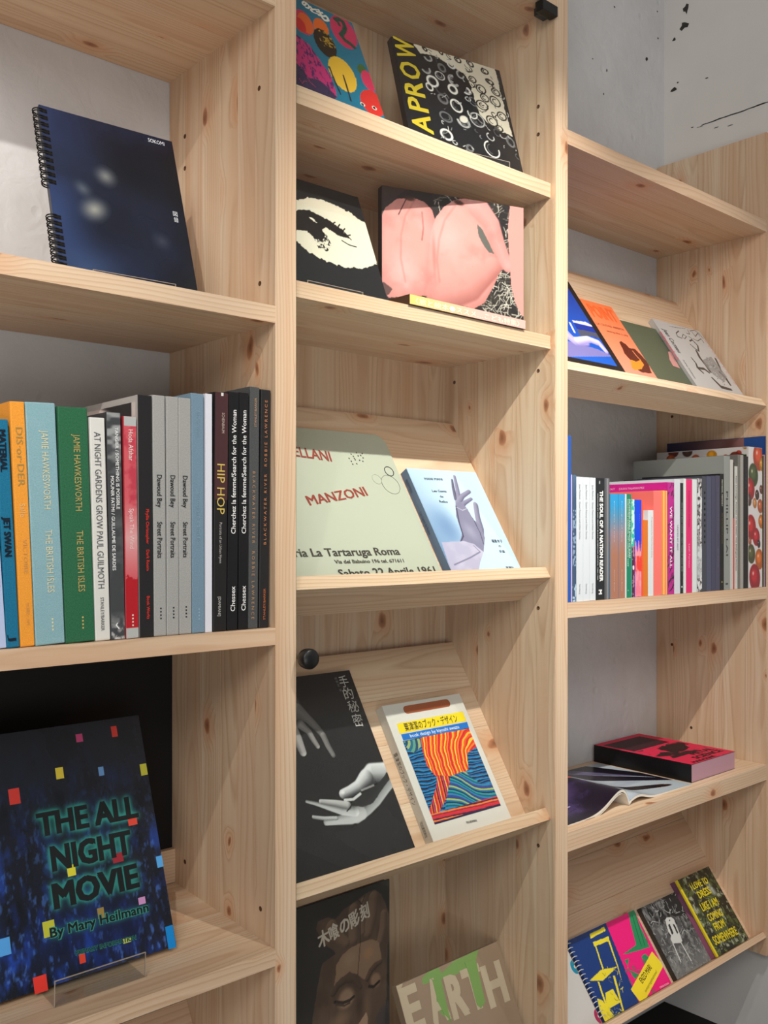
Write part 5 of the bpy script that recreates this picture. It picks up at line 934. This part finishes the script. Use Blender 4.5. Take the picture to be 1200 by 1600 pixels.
for side, xs in (('r', xs_r), ('l', xs_l)):
    Lx = abs(xs[-1]); c = Canvas(Lx, .248, .0016, (186, 198, 206) if side == 'r' else (30, 22, 38), 191)
    u, v = c.X/Lx, c.Y/.248
    if side == 'r':
        c.put(np.clip((c.fbm(.05, 3)-.5)*5, 0, 1)*.5, (150, 160, 178)); c.poly([(.0, .248), (.0, .215), (.10, .14), (.238, .045), (.238, .075), (.12, .19), (.06, .248)], (28, 22, 36)); c.poly([(.06, .248), (.12, .19), (.238, .085), (.238, .12), (.15, .248)], (92, 88, 120))
        c.poly([(.12, .248), (.19, .248), (.238, .13), (.238, .07)], (24, 20, 30)); c.poly([(.015, .10), (.03, .115), (.10, .075), (.19, .040), (.16, .028), (.08, .050), (.02, .075)], (34, 24, 26)); c.blob(.175, .033, .03, .010, -.2, (50, 30, 26), .4)
    else:
        c.put(np.clip((c.fbm(.06)-.45)*4, 0, 1)*.6, (84, 66, 128)); c.poly([(.0, .11), (.0, .13), (.08, .20), (.20, .248), (.20, .235), (.09, .165)], (206, 70, 50), .002); c.blob(.075, .10, .04, .04, .3, (96, 74, 130), 1, .6)
        c.blob(.165, .09, .03, .05, .5, (150, 132, 196), .5, .9); c.lines(20, .13, .19, .04, .14, .03, .0012, [(196, 180, 226), (40, 26, 52)], 5)
    o = c.mesh(mg, name='page_print'); me = o.data; n_ = len(me.vertices); a = np.empty(n_*3, 'f'); me.vertices.foreach_get('co', a); a = a.reshape(-1, 3)
    if side == 'l': a[:, 0] *= -1
    a[:, 2] = [prof(float(x))+.0003 for x in a[:, 0]]; me.vertices.foreach_set('co', a.ravel())
    if side == 'l': me.flip_normals()
    me.update()
    for p_ in me.polygons: p_.use_smooth = True

# ------------------------------------------------------------ upright row, left bay
def marks(b, n, v, gap, col, xc=.5, s=.0022):
    T, H = META[b.name]['T'], META[b.name]['H']
    for k in range(n): box('printed_mark', (T*xc-s/2, H*v-k*gap-s/2, 0), (T*xc+s/2, H*v-k*gap+s/2, .0003), ink(col), b)
G1 = 'books in the left bay row'
def L(args, label, rgb, **kw):
    X, T, Hh, roll = args; return shelf_book(X, ZL2, T, Hh, roll, kw.pop('D', .22), label, rgb, group=G1, **kw)
def spine_canvas(b, fn, res=.001, name='spine_print', m=None):
    T, H = META[b.name]['T'], META[b.name]['H']; c = Canvas(T-.0008, H-.0008, res, (128, 128, 128), 201); fn(c, T, H); return c.mesh(b, m or PR_GLOSS, z=.0002, name=name, M=Matrix.Translation((.0004, .0004, 0)))
b = L((-0.3803, 0.0184, 0.2322, 0.0653), 'pale lilac book at the far left end of the left bay row', (176, 190, 222)); spine_text(b, 'MUSIC FROM THE', .80, .45, .006, (60, 60, 80), xc=.72); spine_text(b, 'NURSES', .42, .30, .006, (226, 60, 90), xc=.72)
b = L((-0.3613, 0.0145, 0.2584, 0.0519), 'teal cloth book with black sideways title beside the pale lilac one', (20, 106, 140), material=cloth((20, 106, 140)), hard=True); spine_text(b, 'MATERIAL', .955, .77, .0075, (10, 24, 40), bold=.05, xc=.50); spine_text(b, 'JET SWAN', .575, .40, .0075, (10, 24, 40), bold=.05, xc=.50); spine_text(b, 'J', .06, .03, .008, (10, 24, 40), xc=.5)
b = L((-0.3458, 0.0163, 0.2799, 0.0438), 'orange cloth book with faint grey lettering in the left bay row', (228, 150, 52), material=cloth((228, 150, 52)), hard=True); spine_text(b, 'DIS·or·DER', .895, .655, .0080, (160, 134, 76), xc=.55); spine_text(b, 'Salle', .585, .53, .006, (226, 186, 120), xc=.55); spine_text(b, 'VICTOIRE', .44, .30, .005, (206, 150, 80), xc=.6); spine_text(b, 'VOIRE · AM', .18, .09, .004, (206, 150, 80), xc=.6)
b = L((-0.3286, 0.0346, 0.2808, 0.0432), 'thick light blue book in shrink wrap with cream capitals', (138, 176, 184), material=cloth((138, 176, 184)), hard=True); spine_text(b, 'JAMIE HAWKESWORTH', .885, .56, .0085, (222, 214, 178), xc=.60); spine_text(b, 'THE BRITISH ISLES', .475, .215, .0085, (222, 214, 178), xc=.60); marks(b, 4, .105, .0042, (228, 218, 170), .60, .0019)
T_, H_ = META[b.name]['T'], META[b.name]['H']
wr = Canvas(T_+.001, H_+.001, .003, (0, 0, 0), 5); hgt = wr.fbm(.011, 2.2, 4)*.0042
me = wr.mesh(None, z=0).data; ob = [o for o in COL.objects if o.data is me][0]; n_ = len(me.vertices); a = np.empty(n_*3, 'f'); me.vertices.foreach_get('co', a); a = a.reshape(-1, 3); a[:, 2] = .0004+hgt.ravel(); me.vertices.foreach_set('co', a.ravel()); me.materials.clear(); me.materials.append(clear('shrink_wrap', (.98, .99, .99, 1), .10, 1.6)); me.update()
for p_ in me.polygons: p_.use_smooth = True
ob.name = 'shrink_wrap'; ob.parent = b; ob.location = (-.0005, -.0002, 0)
b = L((-0.293, 0.0362, 0.2789, 0.0359), 'thick dark green cloth book with gold capitals', (40, 98, 66), material=cloth((40, 98, 66)), hard=True); spine_text(b, 'JAMIE HAWKESWORTH', .885, .56, .0085, (176, 158, 96), xc=.60); spine_text(b, 'THE BRITISH ISLES', .475, .215, .0085, (176, 158, 96), xc=.60); marks(b, 4, .105, .0042, (190, 170, 100), .60, .0019)
b = L((-0.2562, 0.019, 0.2693, 0.0284), 'white book with long grey serif title next to the green cloth book', (212, 211, 205), hard=True, side=(206, 205, 200)); spine_text(b, 'AT NIGHT GARDENS GROW PAUL GUILMOTH', .935, .235, .0085, (84, 88, 90), xc=.48); spine_text(b, 'STANLEY/BARKER', .195, .045, .0045, (60, 62, 64), xc=.50)
b = L((-0.2362, 0.0182, 0.2772, 0.0238), 'grey book with blurred black and white stripes and two white title lines', (70, 72, 74), side=(60, 60, 62))
def fn(c, T, H):
    st = vnoise(c.X.shape, (60, 1.5), 3); k = np.clip((c.Y/H-.70)*6, 0, 1); c.c[:] = (66, 68, 70); c.put(k*np.clip((st-.35)*3, 0, 1), (150, 152, 152)); c.put(np.clip((c.fbm(.02)-.5)*4, 0, 1)*.5, (108, 110, 112)); c.put(np.clip(1-c.Y/H*8, 0, 1)*np.clip((c.fbm(.006)-.4)*6, 0, 1), (196, 196, 194))
spine_canvas(b, fn); spine_text(b, 'TANGIER / SOMETHING IS POSSIBLE', .935, .575, .0044, (226, 226, 224), bold=.015, xc=.70); spine_text(b, 'MOUNIR FATMI / GUILLAUME DE SARDES', .72, .305, .0044, (226, 226, 224), bold=.015, xc=.32); spine_text(b, '✓', .075, .045, .008, (226, 226, 224), bold=.03)
b = L((-0.2169, 0.0169, 0.2743, 0.0123), 'red and pink book with grey ends between the striped and the black book', (186, 66, 74), hard=True, side=(150, 44, 52))
def fn(c, T, H):
    v = c.Y/H; c.c[:] = (206, 92, 100); c.put(np.clip(1-np.abs(v-.45)/.18, 0, 1), (216, 160, 160)); e = .27+(c.fbm(.006)-.5)*.05; c.put((v < e)*1.0, (176, 30, 40)); c.put(np.clip((c.fbm(.012)-.52)*5, 0, 1)*(v > .55)*.6, (176, 44, 66)); c.put(((v > .955) | (v < .045))*1.0, (176, 180, 178))
spine_canvas(b, fn); spine_text(b, 'Hoda Afshar', .94, .80, .0065, (232, 214, 210), xc=.55); spine_text(b, 'Speak The Wind', .585, .405, .0060, (236, 206, 204), xc=.55); marks(b, 4, .105, .0042, (232, 220, 210), .55, .0019)
b = L((-0.1985, 0.019, 0.3021, 0.01), 'black book with small red lettering and a photo on its side', (34, 33, 34), side=(176, 172, 168)); spine_text(b, 'Phyllis Christopher', .53, .385, .0042, (206, 52, 44), bold=.02, xc=.62); spine_text(b, 'Dark Room', .362, .275, .0042, (206, 52, 44), bold=.02, xc=.62); spine_text(b, 'Book Works', .17, .075, .0042, (206, 52, 44), bold=.02, xc=.62)
H_ = META[b.name]['H']; c = Canvas(.20, H_*.96, .002, (206, 196, 190), 211); c.put(((c.Y > H_*.84)*(c.X < .19))*1.0, (36, 34, 36)); c.limb([(.0, H_*.97, .02), (.07, H_*.90, .03), (.2, H_*.7, .05)], (196, 176, 168), (226, 212, 204)); c.poly([(0, .0), (.2, 0), (.2, H_*.55), (0, H_*.62)], (50, 48, 52), .01)
c.put(c.mask([(0, H_*.60), (.2, H_*.55), (.2, H_*.60), (0, H_*.66)])*((np.floor(c.X/.006)+np.floor(c.Y/.006)) % 2), (196, 190, 186)); c.ring(.16, H_*.80, .008, .008, .002, (40, 36, 38)); c.ring(.13, H_*.88, .006, .006, .002, (40, 36, 38))
c.mesh(b, z=0, M=Matrix(((0, 0, -1, -.0004), (0, 1, 0, .004), (1, 0, 0, -.205), (0, 0, 0, 1))))
for k, a in enumerate(((-0.1789, 0.0172, 0.3041, 0.0073), (-0.161, 0.0171, 0.3043, 0.003), (-0.1433, 0.0179, 0.3043, 0.0045))):
    b = L(a, ('first', 'middle', 'last')[k]+' from the left of three matching grey cloth books with black serif titles', (158, 158, 155), material=cloth((158, 158, 155)), hard=True)
    spine_text(b, 'Dawoud Bey', .67, .535, .0072, (34, 34, 36), bold=.01, xc=.5); spine_text(b, 'Street Portraits', .475, .325, .0072, (34, 34, 36), bold=.01, xc=.5); marks(b, 4, .115, .0042, (30, 30, 32), .55, .0019)
b = L((-0.1247, 0.0183, 0.3119, 0.0045), 'slate blue cloth book right of the three grey ones', (112, 138, 156), material=cloth((112, 138, 156)), hard=True); spine_text(b, 'Ari Marcopoulos', .93, .82, .006, (134, 160, 178), xc=.55); spine_text(b, 'Sottopiano e altri fiori', .59, .36, .006, (134, 160, 178), xc=.55); marks(b, 4, .1, .0042, (140, 164, 180), .55, .0018)
b = L((-0.1053, 0.0099, 0.3131, 0.0), 'thin blank white booklet between the slate blue and the maroon book', (216, 217, 226))
b = L((-0.0937, 0.0204, 0.317, -0.0092), 'black book with maroon upper spine and yellow capitals', (30, 28, 29), hard=True, side=(28, 26, 27))
H_ = META[b.name]['H']; T_ = META[b.name]['T']; box('maroon_band', (.0003, H_*.55, 0), (T_-.0003, H_*.998, .0002), mat('maroon_print', (70, 40, 42), .4), b); box('white_mark', (T_*.45, H_*.985, .0002), (T_*.62, H_*.998, .0004), ink((220, 218, 214)), b)
spine_text(b, 'SCHEINBAUM', .915, .83, .0042, (190, 172, 160), xc=.62); spine_text(b, 'HIP HOP', .70, .49, .0125, (206, 180, 92), bold=.0, xc=.50); spine_text(b, 'Portraits of an Urban Hymn', .455, .285, .0042, (178, 176, 172), xc=.5); spine_text(b, '[DAMIANI]', .145, .065, .0042, (190, 188, 184), xc=.45)
for k, a in enumerate(((-0.0722, 0.0156, 0.3192, -0.0093), (-0.0546, 0.0146, 0.3199, -0.0047))):
    b = L(a, 'glossy black book with bold white lettering, '+('left' if k == 0 else 'right')+' one of the matching pair', (20, 20, 22))
    spine_text(b, 'Cherchez la femme/Search for the Woman', .925, .405, .0072, (226, 226, 224), bold=.012, down=False, xc=.5); spine_text(b, 'Chessex', .185, .08, .0072, (226, 226, 224), bold=.012, down=False, xc=.5)
b = L((-0.0388, 0.0153, 0.3295, -0.0094), 'charcoal cloth book with copper letters beside the glossy black pair', (72, 74, 75), material=cloth((72, 74, 75)), hard=True); spine_text(b, 'STANLEY/BARKER', .955, .835, .0035, (176, 140, 106), down=False, xc=.55); spine_text(b, 'BLACKWATER RIVER  ROBBIE LAWRENCE', .65, .04, .0045, (176, 136, 98), space=1.6, xc=.45)
b = L((-0.0217, 0.0161, 0.3278, -0.0112), 'black book with copper letters at the right end of the left bay row', (34, 33, 34), hard=True); spine_text(b, 'BLACKWATER RIVER  ROBBIE LAWRENCE', .955, .35, .0045, (186, 120, 78), down=False, space=1.6, xc=.5); spine_text(b, 'STANLEY/BARKER', .165, .035, .0035, (196, 110, 60), down=False, xc=.5)

# ------------------------------------------------------------ upright row, right bay
G2 = 'books in the right bay row'
def R(args, label, rgb, **kw):
    X, T, Hh, roll = args; return shelf_book(X, ZR3, T, Hh, roll, kw.pop('D', .20), label, rgb, group=G2, y=kw.pop('y', .002), **kw)
b = R((0.6504, 0.0119, 0.3072, 0.0), 'tall bright blue book at the left end of the right bay row', (30, 84, 170))
b = R((0.6624, 0.0035, 0.2356, 0.0), 'very thin pinkish lilac booklet beside the tall blue book', (196, 168, 190))
b = R((0.6664, 0.0117, 0.2357, 0.0), 'dark blue book with a pale woven pattern on its spine', (60, 84, 112))
def fn(c, T, H): c.c[:] = (58, 82, 112); k = vnoise(c.X.shape, (60, 4), 8); c.put(((k > .5)*(np.abs(c.Y/H-.5) < .22))*.8, (140, 166, 190)); c.put((c.Y < H*.14)*np.clip((k-.4)*4, 0, 1), (170, 196, 214)); c.put(np.clip((c.Y/H-.8)*4, 0, 1)*.5, (110, 140, 170))
spine_canvas(b, fn)
for k, a in enumerate(((0.6788, 0.0197, 0.2326, 0.0), (0.6992, 0.0194, 0.2325, 0.0), (0.7194, 0.0186, 0.2323, 0.0))):
    b = R(a, ('first', 'second', 'third')[k]+' from the left of three matching white books with thin grey lettering', (206, 213, 218)); spine_text(b, 'Jean Painlevé', .94, .82, .0045, (120, 126, 132), xc=.5); spine_text(b, 'Queer Futures and Other Stories', .80, .50, .0045, (110, 116, 122), xc=.5); spine_text(b, 'Sternberg', .14, .06, .0040, (110, 116, 122), xc=.5)
b = R((0.7388, 0.0274, 0.2327, 0.0), 'black reader with heavy white condensed capitals', (30, 34, 38)); spine_text(b, 'THE SOUL OF A NATION READER', .895, .15, .0105, (226, 228, 226), bold=.05, xc=.62); spine_text(b, 'WRITINGS BY AND ABOUT BLACK AMERICAN ARTISTS, 1960–1980', .875, .165, .0030, (196, 198, 198), bold=.02, xc=.20); spine_text(b, 'M', .085, .045, .010, (226, 228, 226), bold=.05, down=True); spine_text(b, 'MARK', .975, .95, .004, (200, 202, 202), bold=.03, xc=.4)
b = R((0.767, 0.0158, 0.2331, 0.0), 'shiny grey book right of the black reader', (96, 98, 102))
def fn(c, T, H): u = c.X/T; c.c[:] = (84, 86, 90); c.put(np.clip(1-np.abs(u-.55)/.3, 0, 1)*.7, (156, 158, 160)); c.put(np.clip(1-np.abs(c.Y/H-.5)/.1, 0, 1)*np.clip(u*2-.5, 0, 1)*.5, (130, 90, 80))  # lighter soft band paints the sheen into the spine colour
spine_canvas(b, fn)
for k, a in enumerate(((0.7847, 0.0266, 0.2038, 0.0), (0.8121, 0.0223, 0.2042, 0.0))):
    b = R(a, ('left', 'right')[k]+' of two matching books fading from sky blue to brown', (70, 130, 170))
    def fn(c, T, H):
        v = (c.Y/H)[..., None]; a = np.array((160, 110, 88.)); m_ = np.array((146, 124, 130.)); s_ = np.array((40, 146, 200.)); c.c[:] = np.where(v < .42, a, np.where(v < .62, a+(m_-a)*(v-.42)/.2, m_+(s_-m_)*np.clip((v-.62)/.28, 0, 1)))
    spine_canvas(b, fn, m=PR_MATT); spine_text(b, 'Ecologies of Care', .93, .54, .0024, (196, 208, 214)); spine_text(b, 'Archive Books', .28, .07, .0024, (206, 196, 190))
b = R((0.8352, 0.0043, 0.2045, 0.0), 'thin white booklet between the blue-brown pair and the green book', (212, 216, 214))
b = R((0.84, 0.0155, 0.2047, 0.0), 'green book with white lettering running down the spine', (14, 124, 92)); spine_text(b, 'INCOMMENSURABLE SPACES WE SHARE', .95, .38, .0055, (190, 222, 208), bold=.02, xc=.62); spine_text(b, 'COLLECTIVE LEARNING, CO-CREATION, CARE', .95, .30, .0035, (190, 222, 208), bold=.02, xc=.25); marks(b, 2, .07, .0001, (220, 236, 230), .3, .002)
b = R((0.8563, 0.0108, 0.1946, 0.0), 'turquoise and purple speckled book beside the green one', (120, 200, 190))
def fn(c, T, H): k = c.fbm(.006, 1, 3); c.c[:] = (186, 222, 214); c.put((k > .52)*1.0, (50, 176, 160)); c.put((c.Y < H*.52)*1.0, (74, 36, 66)); c.put(((k > .62)*(c.Y < H*.52))*1.0, (150, 120, 140)); c.blob(T*.6, H*.30, T*.35, T*.5, 0, (220, 216, 220), .3)
spine_canvas(b, fn)
b = R((0.8679, 0.0233, 0.1942, 0.0), 'cobalt blue book with a ragged red and pink lower half', (18, 60, 190))
def fn(c, T, H):
    e = .52+.06*np.sin(c.X/T*14); v = c.Y/H; c.c[:] = (14, 66, 214); c.put((v < e)*1.0, (226, 120, 140)); k = c.fbm(.012, .4); c.put(((v < .42)*(v > .26))*1.0, (224, 60, 52)); c.put((v < e)*np.clip((k-.5)*6, 0, 1)*.7, (236, 160, 170))
spine_canvas(b, fn, m=PR_MATT); marks(b, 5, .85, .004, (90, 140, 230), .7, .0012)
b = R((0.892, 0.0054, 0.1937, 0.0), 'thin vermilion booklet with an orange edge', (226, 84, 50))
b = R((0.8979, 0.0165, 0.1538, 0.0), 'short orange pocket book in the right bay row', (206, 112, 34))
b = R((0.9149, 0.0192, 0.1739, 0.0), 'short white pocket book with a grey spine line', (206, 212, 214)); spine_text(b, 'Propositions for Non-Fascist Living', .92, .45, .003, (110, 116, 120), xc=.7)
b = R((0.935, 0.0296, 0.2137, 0.0), 'salmon pink book with visible side cover', (232, 112, 104))
b = R((0.9655, 0.0196, 0.2153, 0.0), 'thin book striped yellow and orange beside the salmon book', (226, 160, 80))
def fn(c, T, H): k = np.floor(c.X/T*5).astype(int) % 3; c.c[:] = np.array([(232, 130, 70), (222, 188, 96), (236, 150, 90)], float)[k]
spine_canvas(b, fn, m=PR_MATT)
b = R((0.9863, 0.0256, 0.2331, 0.0), 'magenta book with black brush marks and white capitals', (172, 26, 126), side=(196, 30, 132))
def fn(c, T, H): c.c[:] = (176, 28, 130); c.lines(60, 0, T, 0, H, .02, .0009, [(44, 20, 44)], 4, ang=(.9, .3))
spine_canvas(b, fn); spine_text(b, 'WE WANT IT ALL', .785, .235, .0085, (232, 206, 226), bold=.02, xc=.5)
side_H = META[b.name]['H']; 
me_, a_m = text_mesh('MICHAEL EMBROUT      JULIAN TALAMANTEZ'); x0, x1 = a_m[:, 0].min(), a_m[:, 0].max(); o_ = np.empty_like(a_m); o_[:, 0] = -.0005; o_[:, 2] = -.185+(a_m[:, 0]-x0)/(x1-x0)*.13; o_[:, 1] = side_H-.012+a_m[:, 1]*.006
me_.vertices.foreach_set('co', o_.ravel()); me_.materials.clear(); link('side_lettering', me_, ink((232, 190, 220)), b)
b = R((1.0128, 0.0223, 0.2406, 0.0), 'white book with a thin grey title right of the magenta one', (198, 200, 208)); spine_text(b, 'UNITED BY AIDS', .60, .38, .0055, (120, 122, 130), xc=.55)
b = R((1.0359, 0.0115, 0.233, 0.0), 'narrow black book with small white lettering between two white books', (28, 34, 34)); spine_text(b, 'Dick Jewell Black Camera — New Theses on Attics, 2022', .82, .2, .003, (190, 194, 190)); marks(b, 1, .06, .001, (226, 230, 226), .5, .003)
b = R((1.0484, 0.0099, 0.2431, 0.0), 'narrow white book left of the hot pink one', (208, 212, 210))
b = R((1.0588, 0.0237, 0.2424, 0.0), 'hot pink book with pale lettering in the right bay row', (212, 36, 104)); spine_text(b, 'A Partial Lexicon and Essays', .90, .58, .0040, (150, 20, 70), xc=.5); spine_text(b, 'Leah Furness', .43, .22, .0055, (240, 180, 206), xc=.5)
b = R((1.0834, 0.0184, 0.2429, 0.0), 'plain white book right of the hot pink one', (206, 212, 212))
b = R((1.1027, 0.02, 0.2459, 0.0), 'black and white photo-patterned book', (120, 120, 122))
def fn(c, T, H): k = c.fbm(.010, .7, 4); c.c[:] = (206, 206, 208); c.put((k > .46)*1.0, (56, 54, 58)); c.put(((k > .58))*1.0, (150, 146, 148)); c.put(((c.Y > H*.12)*(c.Y < H*.4))*.75, (196, 200, 204))
spine_canvas(b, fn); spine_text(b, 'ENJOY CURTAIN', .62, .45, .005, (230, 230, 230), bold=.03, xc=.7)
b = R((1.1237, 0.0174, 0.2505, 0.0), 'dark slate book with black markings', (62, 66, 76)); marks(b, 10, .86, .012, (24, 26, 32), .6, .005)
b = R((1.142, 0.0191, 0.2516, 0.0), 'plain slate blue book with smooth spine', (72, 76, 98))
b = R((1.162, 0.0178, 0.2528, 0.0), 'indigo book beside the plain slate blue one', (66, 66, 88)); 
b = R((1.1808, 0.018, 0.2551, 0.0), 'dusky violet-grey book with faint grey title', (70, 68, 88)); spine_text(b, 'THE UPSIDE DOWN AGE OF POSSIBLE', .9, .5, .0035, (112, 112, 130)); spine_text(b, 'HEIDI BUCHER', .38, .2, .0035, (120, 120, 136))
b = R((1.1998, 0.0159, 0.2594, 0.0), 'black book with tiny yellow lettering next to the grey book', (20, 20, 20)); spine_text(b, 'MATERIAL MEMORY', .95, .72, .0038, (206, 206, 190), bold=.03); spine_text(b, 'FOR THE OCCASION OF A SHOW', .66, .4, .002, (160, 150, 60)); marks(b, 1, .07, .001, (190, 170, 50), .5, .003)
b = R((1.2167, 0.0263, 0.3006, 0.0), 'tall grey book with a wide grey side cover and black thin capitals', (138, 142, 138), D=.235); spine_text(b, 'PHILLIP LAI', .735, .255, .0085, (46, 48, 48), xc=.5); spine_text(b, '|', .05, .04, .008, (60, 60, 60))
b = R((1.244, 0.0132, 0.2934, 0.0), 'narrow off-white book beside the tall grey one', (192, 190, 184))
b = R((1.2582, 0.0046, 0.2877, 0.0), 'thin brown-black striped booklet with a red lower half', (56, 40, 36)); T_, H_ = META[b.name]['T'], META[b.name]['H']; box('red_band', (0, 0, 0), (T_, H_*.56, .0003), ink((206, 76, 64)), b)
b = R((1.2638, 0.0134, 0.2792, 0.0), 'white book with small black lettering down its spine', (196, 196, 190)); spine_text(b, 'Peter Liversidge  Portraits of the Other: The Dialogical Process', .92, .15, .0042, (60, 60, 60), bold=.01)
b = R((1.2782, 0.0111, 0.3064, 0.0), 'thin dark grey book in the right bay row', (110, 108, 102))
b = R((1.2902, 0.0136, 0.3062, 0.0), 'mottled pale grey book before the black one', (160, 156, 150), material=cloth((160, 156, 150)))
b = R((1.3049, 0.0212, 0.3042, 0.0), 'black book with shiny grey patches left of the fruit-patterned one', (26, 26, 28)); marks(b, 6, .93, .010, (60, 60, 64), .5, .006)
b = R((1.3271, 0.0665, 0.3278, 0.0), 'thick cookbook printed all over with red, orange and green fruit', (206, 202, 200), D=.24)
FR_ = [(.72, .93, .42, (206, 74, 40)), (.35, .80, .36, (74, 92, 52)), (.95, .88, .2, (206, 140, 40)), (.12, .70, .34, (186, 44, 48)), (.62, .66, .16, (70, 46, 44)), (.85, .58, .22, (196, 100, 60)), (.45, .60, .16, (206, 140, 80)), (.05, .62, .18, (96, 70, 66)), (.18, .43, .38, (196, 40, 44)), (.92, .47, .22, (216, 120, 40)), (.55, .36, .28, (190, 30, 48)), (.20, .24, .30, (88, 90, 50)), (.74, .31, .13, (60, 40, 44)), (.78, .20, .32, (216, 110, 36)), (.45, .07, .42, (186, 26, 44)), (.10, .33, .12, (180, 90, 60)), (.92, .70, .14, (110, 60, 50))]
def fn(c, T, H):
    c.c[:] = (208, 204, 204)
    for x, y, r, col in FR_:
        r *= T*.92; c.blob(x*T, y*H, r, r*1.25, .2, tuple(v_*.75 for v_ in col), .12); c.blob(x*T-r*.12, y*H+r*.2, r*.75, r*.9, .2, col, .6); c.blob(x*T-r*.3, y*H+r*.4, r*.25, r*.3, 0, (236, 214, 200), .9, .8)
spine_canvas(b, fn)
T_, H_ = META[b.name]['T'], META[b.name]['H']; c = Canvas(.232, H_-.003, .0016, (200, 196, 194), 221); g = random.Random(5)
for k in range(44):
    x, y, r = g.uniform(0, .232), g.choice([g.uniform(.8, 1)*H_, g.uniform(0, 1)*H_]), g.uniform(.006, .015); col = g.choice([(196, 90, 40), (206, 140, 30), (60, 76, 46), (120, 50, 40), (186, 60, 44), (90, 60, 50)])
    c.blob(x, y, r, r*.9, 0, tuple(v_*.8 for v_ in col), .12); c.blob(x-r*.1, y+r*.2, r*.7, r*.7, 0, col, .7)
c.mesh(b, z=0, M=Matrix(((0, 0, -1, -.0004), (0, 1, 0, .0015), (1, 0, 0, -.236), (0, 0, 0, 1))))
b = R((1.3946, .0076, .3103, 0.0), 'thin dark green book right of the fruit-patterned cookbook', (52, 60, 44))
b = R((1.4027, .0034, .3128, 0.0), 'thin peach-coloured book at the right end of the row', (206, 150, 126))
b = R((1.4064, .0040, .3572, 0.0), 'tallest book at the right end, its side cover blurred violet, brown and blue', (40, 60, 110), D=.262, y=.001)
H_ = META[b.name]['H']; c = Canvas(.258, H_-.002, .002, (90, 60, 66), 231); u = c.X/.258
c.c[:] = np.array((46, 42, 84.))*(1-np.clip(u*2.2, 0, 1)[..., None])+np.array((120, 84, 84.))*np.clip(u*2.2, 0, 1)[..., None]; c.put(np.clip(1-np.abs(u-.68)/.12, 0, 1)*.6, (84, 46, 40)); c.put(np.clip((u-.62)*8, 0, 1)*(u < .8)*.4, (170, 120, 116)); c.put((u > .80)*1.0, (36, 74, 140))
c.mesh(b, z=0, M=Matrix(((0, 0, -1, -.0004), (0, 1, 0, .001), (1, 0, 0, -.260), (0, 0, 0, 1))))
